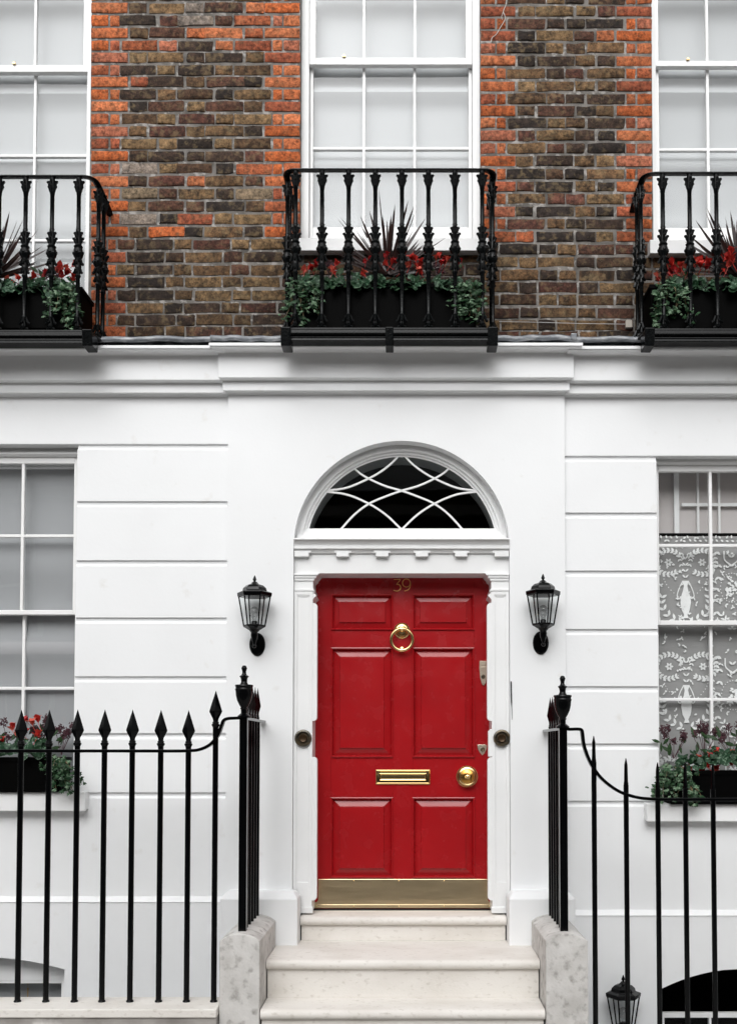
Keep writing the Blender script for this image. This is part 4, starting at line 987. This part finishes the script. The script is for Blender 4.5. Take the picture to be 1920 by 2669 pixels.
stemm = M('plant_stem', (.20, .15, .08), .7)
soil = M('soil', (.02, .015, .01), .95)

def leaf_disc(seed, heart=True):
    rd = random.Random(seed); m = MB(); n = 12; vs = [(0, 0, .25)]; 
    for i in range(n):
        a = 2 * pi * i / n - pi / 2; r = .5 * (1 + .10 * sin(3 * a + seed) + rd.uniform(-.06, .06)); r *= .55 if (i == 0 and heart) else 1
        x, z = r * cos(a), r * sin(a) + .25; vs.append((x, .10 * r * r * 4 * (.5 + rd.random()) + rd.uniform(-.05, .05), z))
    m.add(vs, [(0, 1 + i, 1 + (i + 1) % n) for i in range(n)]); return m
CL = [leaf_disc(s).mesh('leaf', cyleaf[s % 2], 80) for s in range(6)]
def flower_mesh(seed, mt):
    rd = random.Random(seed); m = MB()
    for k in range(5):
        a = 2 * pi * k / 5 + rd.uniform(-.3, .3); tl = rd.uniform(.7, 1.6); L = rd.uniform(.65, .95); wd = rd.uniform(.44, .58)
        d = Vector((cos(a) * .75, sin(a) * .6, tl)).normalized(); s = d.cross(Vector((0, 0, 1))).normalized(); u = s.cross(d)
        rows = [(0, .10, 0), (.3, .8, .12), (.65, 1., .1), (.9, .55, .0), (1.05, .05, -.1)]
        vs = []
        for t, w_, b in rows:
            for e in (-1, 0, 1): vs.append(tuple(d * (t * L) + s * (e * w_ * wd * .6) + u * (b + (.10 * abs(e)) * w_ + rd.uniform(-.05, .05))))
        fs = [(r * 3 + c_, r * 3 + c_ + 1, r * 3 + c_ + 4, r * 3 + c_ + 3) for r in range(4) for c_ in range(2)]
        m.add(vs, fs)
    m.tube([(0, 0, .05), (.02, .02, -.2), (.05, .25, -.9)], .03, 5)
    return m.mesh('flower', mt, 70)
FM = [flower_mesh(s, petm[[0, 0, 1, 2, 0, 1][s]]) for s in range(6)]
rp = random.Random(5)
def cyclamen(x, y, z, nl, flowers, label, group, spread=.075):
    e = tag(empty('cyclamen_plant', (x, y, z)), label, 'flower', group)
    for k in range(nl):
        a = rp.uniform(-pi, pi); r = spread * rp.uniform(.25, 1.25); s = rp.uniform(.040, .074)
        o = put(bpy.data.objects.new('leaf', rp.choice(CL)), e, (x + r * cos(a), y - abs(r * sin(a)) * .95 - .03, z + .03 - .65 * r * abs(sin(a)) + rp.uniform(-.03, .025)))
        o.scale = (s, s, s); o.rotation_euler = (radians(rp.uniform(-75, -10)) if rp.random() < .75 else radians(rp.uniform(130, 190)), rp.uniform(-.9, .9), rp.uniform(-.9, .9))
    for (fx, fz, s, k) in [(fx + q * s * .45 * (1 if k % 2 else -1), fz - abs(q) * s * .3, s * (.78 if q else .85), k + q * 3) for fx, fz, s, k in flowers for q in (0, 1)]:
        o = put(bpy.data.objects.new('flower', FM[k % 6]), e, (fx, y - .03 + rp.uniform(-.03, .02), fz)); s *= 1.3; o.scale = (s, s, s)
        o.rotation_euler = (rp.uniform(.0, .7), rp.uniform(-.6, .6), rp.uniform(0, 6))
    return e
def ivy(x, y, z, w_, h, n, label, group, trail=0, pale=.35, seed=0, side=0.):
    e = tag(empty('ivy_plant', (x, y, z)), label, 'ivy', group); rd = random.Random(seed + 31); m = MB(); st = MB()
    stems = []
    for k in range(9):
        sx = rd.uniform(-.5, .5) * w_; L = h * rd.uniform(.6, 1.0)
        pts = [(x + sx * .5, y + .03, z + rd.uniform(-.01, .03)), (x + sx * .8 + side * .02, y - .035 - rd.uniform(0, .03), z - L * .2), (x + sx + rd.uniform(-.02, .02) + side * .05, y - .03 + rd.uniform(-.025, .02), z - L * .6), (x + sx * 1.05 + rd.uniform(-.03, .03) + side * .08, y - .02 + rd.uniform(-.02, .02), z - L)]
        P = smooth_path(pts, 8); stems.append(P); st.tube(P, .0022, 4)
    for i in range(n):
        P = rd.choice(stems); t = rd.random() ** .8; p = P[int(t * (len(P) - 1))]
        s = rd.uniform(.016, .031); c_ = p + Vector((rd.gauss(0, .017), -abs(rd.gauss(0, .018)), rd.gauss(0, .014)))
        R = Matrix.Rotation(rd.uniform(-.7, .7), 3, 'Z') @ Matrix.Rotation(rd.uniform(-1.2, .35), 3, 'X') @ Matrix.Rotation(rd.uniform(-.9, .9) + pi, 3, 'Y')
        pts = [(0, .15), (.42, -.10), (.95, .22), (.48, .48), (.62, .88), (.2, .85), (0, 1.35), (-.2, .85), (-.62, .88), (-.48, .48), (-.95, .22), (-.42, -.10)]
        vs = [c_ + R @ Vector((0, -.12 * s, .45 * s))] + [c_ + R @ Vector((a * s * .8, abs(a) * .35 * s, b * s * .8)) for a, b in pts]
        r_ = rd.random(); mi = 2 if r_ < pale else 1 if r_ < pale + .33 else 0
        m.add(vs, [(0, 1 + q, 1 + (q + 1) % 12) for q in range(12)], mi)
    o = build(m, 'foliage', ivym, e, smooth=80); tag(o, kind='stuff'); build(st, 'stems', stemm, e)
    return e
def blade_mesh(seed, wd=.036):
    rd = random.Random(seed); n = 7; vs = []; bend = rd.uniform(.02, .16)
    for i in range(n + 1):
        t = i / n; w_ = wd * (.55 + 1.0 * t) * (1 - t) ** .75 if t > .0 else wd * .55
        y = -bend * t * t
        vs += [(-w_ / 2, y - .15 * w_, t), (0, y + .12 * w_, t), (w_ / 2, y - .15 * w_, t)]
    fs = [(i * 3 + c_, i * 3 + c_ + 1, i * 3 + c_ + 4, i * 3 + c_ + 3) for i in range(n) for c_ in range(2)]
    return MB().add(vs, fs).mesh('leaf', cordm, 60)
BL = [blade_mesh(s) for s in range(5)]; BLN = [blade_mesh(s + 9, .016) for s in range(3)]
def cordyline(x, y, z, label, n=56, seed=1, amax=88):
    e = tag(empty('cordyline_plant', (x, y, z)), label, 'spiky plant', 'dark spiky plants in the balcony boxes'); rd = random.Random(seed)
    for k in range(n):
        a = radians(-amax + 2 * amax * (k + rd.uniform(.1, .9)) / n); L = (.47 - .12 * abs(a) / (pi / 2)) * rd.uniform(.62, 1.05)
        o = put(bpy.data.objects.new('leaf', rd.choice(BL) if rd.random() < .72 else rd.choice(BLN)), e, (x + .012 * sin(a), y + rd.uniform(-.02, .02), z + .0))
        wq = .9 if abs(a) < 1 else .8
        o.scale = (wq, L, L); o.rotation_euler = (rd.uniform(-.45, .45), a, rd.uniform(-.3, .3))
    return e
def skimmia(x, y, z, n, label, group, w_=.1, h=.09, seed=0, leaves=8):
    e = tag(empty('skimmia_plant', (x, y, z)), label, 'shrub', group); rd = random.Random(seed + 77)
    for k in range(n):
        cx0 = x + rd.uniform(-.5, .5) * w_; cz0 = z + h * rd.uniform(.35, 1.0); cy0 = y + rd.uniform(-.03, .03); m = MB()
        m.tube([(x, y, z - .03), (cx0, cy0, cz0 - .03), (cx0, cy0, cz0)], .002, 4)
        for q in range(60):
            d = Vector((rd.gauss(0, 1), rd.gauss(0, 1), rd.gauss(0, 1))).normalized() * rd.uniform(.3, 1)
            p = (cx0 + d.x * .026, cy0 + d.y * .020, cz0 + d.z * .032); m.ball(rd.uniform(.0030, .0052), p, 5, 3)
        tag(build(m, 'bud_cluster', skm[0], e), kind='stuff')
    for k in range(leaves):
        s = rd.uniform(.06, .09); o = put(bpy.data.objects.new('leaf', SL), e, (x + rd.uniform(-.6, .6) * w_, y - .02 + rd.uniform(-.02, .01), z + h * rd.uniform(-.1, .55))); o.scale = (s, s, s)
        o.rotation_euler = (rd.uniform(-1.1, .3), rd.uniform(-1.3, 1.3), rd.uniform(-.5, .5))
    return e
SL = MB().add([(0, 0, 0), (.14, .03, .3), (.16, .03, .6), (0, .02, 1.), (-.16, .03, .6), (-.14, .03, .3), (0, -.03, .45)], [(6, 0, 1), (6, 1, 2), (6, 2, 3), (6, 3, 4), (6, 4, 5), (6, 5, 0)]).mesh('leaf', skm[1], 80)
def flower_box(x0, x1, y0, y1, z0, z1, label, group):
    e = tag(empty('flower_box', ((x0 + x1) / 2, y1, z0)), label, 'flower box', group)
    m = MB(); t = .012
    m.box(x0, x1, y0, y0 + t, z0, z1); m.box(x0, x1, y1 - t, y1, z0, z1); m.box(x0, x0 + t, y0 + t, y1 - t, z0, z1); m.box(x1 - t, x1, y0 + t, y1 - t, z0, z1); m.box(x0 + t, x1 - t, y0 + t, y1 - t, z0, z0 + t)
    build(m, 'trough', boxm, e, bevel=.002)
    r = MB(); e_ = .008
    r.box(x0 - e_, x1 + e_, y0 - e_, y0, z1 - .02, z1 + .003); r.box(x0 - e_, x1 + e_, y1, y1 + .004, z1 - .02, z1 + .003); r.box(x0 - e_, x0, y0, y1, z1 - .02, z1 + .003); r.box(x1, x1 + e_, y0, y1, z1 - .02, z1 + .003)
    build(r, 'rim', boxm, e)
    build(MB().box(x0 + t, x1 - t, y0 + t, y1 - t, z1 - .05, z1 - .02), 'soil', soil, e)
    return e
# --- balcony boxes
yb0, yb1 = -.235, -.02; yp = -.15; yf = -.215
P2 = lambda px, py, y=yf: U(px, py, y)
def balcony_box(off, dz, where, xlim, cord_px, flw, ivl, ivr, cyx):
    z0, z1 = UZ(852 + dz, yb0), UZ(742 + dz, yb0)
    flower_box(xlim[0], xlim[1], yb0, yb1, UZ(889, -.19) + .06, z1, f'black flower box on the {where} balconette', 'flower boxes on the balconettes')
    cx0, cz0 = U(cord_px, 705 + dz, yp + .03); cordyline(cx0, yp + .05, cz0 - .02, f'dark purple spiky plant in the {where} balcony box', seed=int(cord_px) + 3000)
    grp = 'red cyclamens in the balcony boxes'
    for k, (px, nm) in enumerate(cyx):
        x, z = U(px, 745 + dz, yf); fl = [(*U(a, b, yf - .02), s, q) for a, b, s, q in flw if min(range(len(cyx)), key=lambda i: abs(cyx[i][0] - a)) == k]
        cyclamen(x, yp - .03, z, 30, fl, f'red cyclamen {nm} in the {where} balcony box', grp)
    for px, nm, sd, ex in (ivl, ivr):
        x, z = U(px, 742 + dz, yf)
        ivy(x, yf - .012, z, .20, .27, 300, f'variegated ivy trailing from the {nm} end of the {where} balcony box', 'ivy trailing over the balcony boxes', seed=sd, side=ex, pale=.30)
    for k, (q, nm) in enumerate(((.2, 'left'), (.8, 'right'))):
        x = xlim[0] + (xlim[1] - xlim[0]) * q; skimmia(x, yp + .06, UZ(715 + dz, yp), 4, f'brown budded skimmia in the {nm} half of the {where} balcony box', 'skimmias in the balcony boxes', .2, .10, int(px + k * 5), 5)
C = lambda a, b: (700 + a / 2.632, 420 + b / 2.632)
fl = [(*C(a, b), s, k) for a, b, s, k in ((268, 740, .050, 0), (318, 728, .040, 2), (345, 690, .03, 2), (455, 722, .045, 0), (440, 770, .028, 3), (640, 775, .042, 3), (680, 672, .036, 2), (812, 645, .030, 2), (840, 692, .045, 4), (870, 680, .034, 2), (985, 672, .048, 1), (960, 715, .050, 0), (1050, 712, .052, 4), (1030, 768, .040, 3), (1168, 642, .036, 0), (1205, 690, .048, 2), (1240, 672, .036, 0), (1322, 680, .036, 2), (895, 770, .026, 3))]
cyx = [(800, 'beside the left ivy'), (868, 'under the third baluster'), (940, 'left of the spiky plant'), (1010, 'at the foot of the spiky plant'), (1080, 'with the fullest red blooms'), (1160, 'beside the right ivy')]
balcony_box(0, 0, 'centre', (UX(766, 800, yb0), UX(1240, 800, yb0)), 1010, fl, (796, 'left', 1, 0), (1222, 'right', 2, .0), cyx)
Lf = lambda a, b: (a / 4.5345, 420 + b / 4.5345)
fl = [(*Lf(a, b), s, k) for a, b, s, k in ((375, 1385, .055, 4), (515, 1325, .036, 2), (690, 1270, .060, 0), (740, 1310, .055, 2), (850, 1250, .045, 0), (860, 1380, .050, 4), (185, 1385, .035, 3), (60, 1390, .034, 3), (-120, 1350, .05, 0), (-300, 1360, .05, 2))]
balcony_box(0, 8, 'left', (UX(-270, 800, yb0), UX(212, 800, yb0)), -22, fl, (-235, 'left', 3, 0), (165, 'right', 4, .25), [(150, 'above the right ivy'), (85, 'right of the spiky plant'), (15, 'in front of the spiky plant'), (-60, 'left of the spiky plant')])
Rf = lambda a, b: (1650 + a / 4.537, 420 + b / 4.537)
fl = [(*Rf(a, b), s, k) for a, b, s, k in ((280, 1370, .034, 3), (470, 1230, .055, 0), (500, 1290, .055, 2), (560, 1270, .045, 4), (670, 1240, .055, 0), (770, 1180, .055, 0), (850, 1210, .055, 4), (900, 1240, .04, 2), (1140, 1120, .06, 4), (1180, 1200, .06, 0), (1050, 1290, .028, 3), (1400, 1200, .06, 0))]
balcony_box(0, 2, 'right', (UX(1695, 800, yb0), UX(2180, 800, yb0)), 1930, fl, (1742, 'left', 5, -.15), (2150, 'right', 6, 0), [(1765, 'above the left ivy'), (1830, 'with large red blooms'), (1905, 'in front of the spiky plant'), (1990, 'right of the spiky plant')])
# --- ground floor window boxes
def sill_box(where, x0px, x1px, y0px, y1px, items):
    y0, y1 = -.075, .09
    z0, z1 = UZ(y1px, y0), UZ(y0px, y0)
    flower_box(UX(x0px, 2000, y0), UX(x1px, 2000, y0), y0, y1, z0, z1, f'black flower box on the {where} ground floor window sill', 'flower boxes on the ground floor sills')
    return z1
g1 = lambda a, b: (a / 2.267, 1740 + b / 2.267)
sill_box('left', -230, 160, 1975, 2063, None)
yq0, yq1 = .0, -.07
def cy2(px, py, fl, lab, nl=24):
    x, z = U(px, py, yq0); cyclamen(x, yq0, z, nl, [(*U(a, b, yq0 - .03), s, k) for a, b, s, k in fl], lab, 'red cyclamens in the ground floor boxes', .085)
cy2(-45, 1950, [(*g1(-110, 400), .05, 0)], 'red cyclamen in the left ground floor box, cut by the picture edge', 24)
cy2(20, 1950, [(*g1(10, 430), .034, 3), (*g1(-60, 400), .05, 0), (*g1(15, 590), .03, 3)], 'red cyclamen in the left ground floor box, nearest the picture edge')
cy2(95, 1948, [(*g1(225, 325), .055, 0), (*g1(228, 410), .055, 4), (*g1(160, 320), .04, 2), (*g1(95, 360), .045, 0), (*g1(205, 520), .03, 3), (*g1(150, 385), .04, 0)], 'red cyclamen behind the second railing spear from the left')
def sk2(px, py, n, lab, sd, w_=.15, lv=9): x, z = U(px, py, .04); skimmia(x, .045, z, n, lab, 'skimmias in the ground floor boxes', w_, .17, sd, lv)
sk2(25, 1950, 6, 'purple budded skimmia at the far left window box behind the first spear', 1); sk2(110, 1945, 6, 'purple budded skimmia behind the second spear at the left window', 2); sk2(160, 1955, 6, 'purple budded skimmia at the right end of the left window box', 3)
x, z = U(150, 1975, yq1); ivy(x, yq1 - .01, z, .17, .22, 230, 'green ivy spilling over the right end of the left window box', 'ivy in the ground floor boxes', seed=11, side=.7, pale=.20)
sill_box('right', 1745, 2200, 2010, 2096, None)
g2 = lambda a, b: (1380 + a / 2.4407, 1740 + b / 2.4407)
cy2(1790, 1985, [(*g2(1015, 640), .03, 3), (*g2(1070, 575), .026, 3), (*g2(1105, 675), .045, 0), (*g2(1060, 690), .03, 2)], 'red cyclamen at the right window between ivy and third spike', 24)
cy2(1855, 1975, [(*g2(1165, 555), .055, 0), (*g2(1175, 610), .05, 4), (*g2(1190, 665), .05, 0), (*g2(1150, 560), .04, 2), (*g2(1130, 640), .045, 0), (*g2(1205, 590), .04, 2)], 'bright red cyclamen cascading at the right window box beside the last spikes', 26)
cy2(1915, 1975, [(*g2(1275, 615), .036, 3), (*g2(1300, 560), .04, 2)], 'pink and red cyclamen at the right edge of the picture window box', 24)
sk2(1755, 1965, 7, 'dark budded skimmia at the left end of the right window box', 5); sk2(1835, 1960, 8, 'dark budded skimmia above the bright cyclamen at the right window', 6); sk2(1905, 1960, 7, 'dark budded skimmia at the right picture edge window box', 7)
x, z = U(1760, 2000, yq1); ivy(x, yq1 - .01, z, .22, .22, 240, 'pale green ivy spilling over the left end of the right window box', 'ivy in the ground floor boxes', seed=12, side=-.3, pale=.36)
x, z = U(1800, 2050, yq1); ivy(x, yq1 - .02, z, .08, .12, 40, 'small green ivy sprig hanging below the right window box', 'ivy in the ground floor boxes', seed=13, pale=.3)

# ------------------------------------------------------------------ houses across the street (seen only as reflections)
def far_house(x0, x1, h, wallm, lab):
    yF = -11.4
    e = tag(empty('opposite_house', ((x0 + x1) / 2, yF, 0)), lab, 'house', 'houses across the street')
    build(MB().box(x0, x1, yF - 6, yF, -.1, h), 'wall', wallm, e)
    build(MB().box(x0, x1, yF - .05, yF + .2, h - .5, h - .3).box(x0, x1, yF - .02, yF + .12, 3.3, 3.5), 'cornice', oppw, e)
    rf = MB().sweepx([(yF - .1, h), (yF - 3, h + 1.6), (yF - 6, h)][::-1], x0, x1); build(rf, 'roof', oppr, e)
    n = 3; wdt = (x1 - x0) / n
    for s, (za, zb2) in enumerate(((1.1, 2.7), (3.7, 5.3))):
        for k in range(n):
            cx0 = x0 + wdt * (k + .5)
            wn = build(MB().box(cx0 - .6, cx0 + .6, yF - .01, yF + .06, za, zb2), 'window', sashp, e)
            for a in range(2):
                for b in range(2): build(MB().box(cx0 - .52 + a * .54, cx0 - .02 + a * .54, yF + .05, yF + .066, za + .08 + b * (zb2 - za - .1) / 2, za - .02 + (b + 1) * (zb2 - za - .0) / 2), 'pane', slate, wn)
    return e
far_house(-16, -5.4, 6.6, oppb, 'brick house across the street with white windows'); far_house(-5.4, 5.2, 6.2, oppb2, 'plain dark brick house across the street with white windows'); far_house(5.2, 16, 6.9, oppb, 'taller brick house across the street, rightmost')
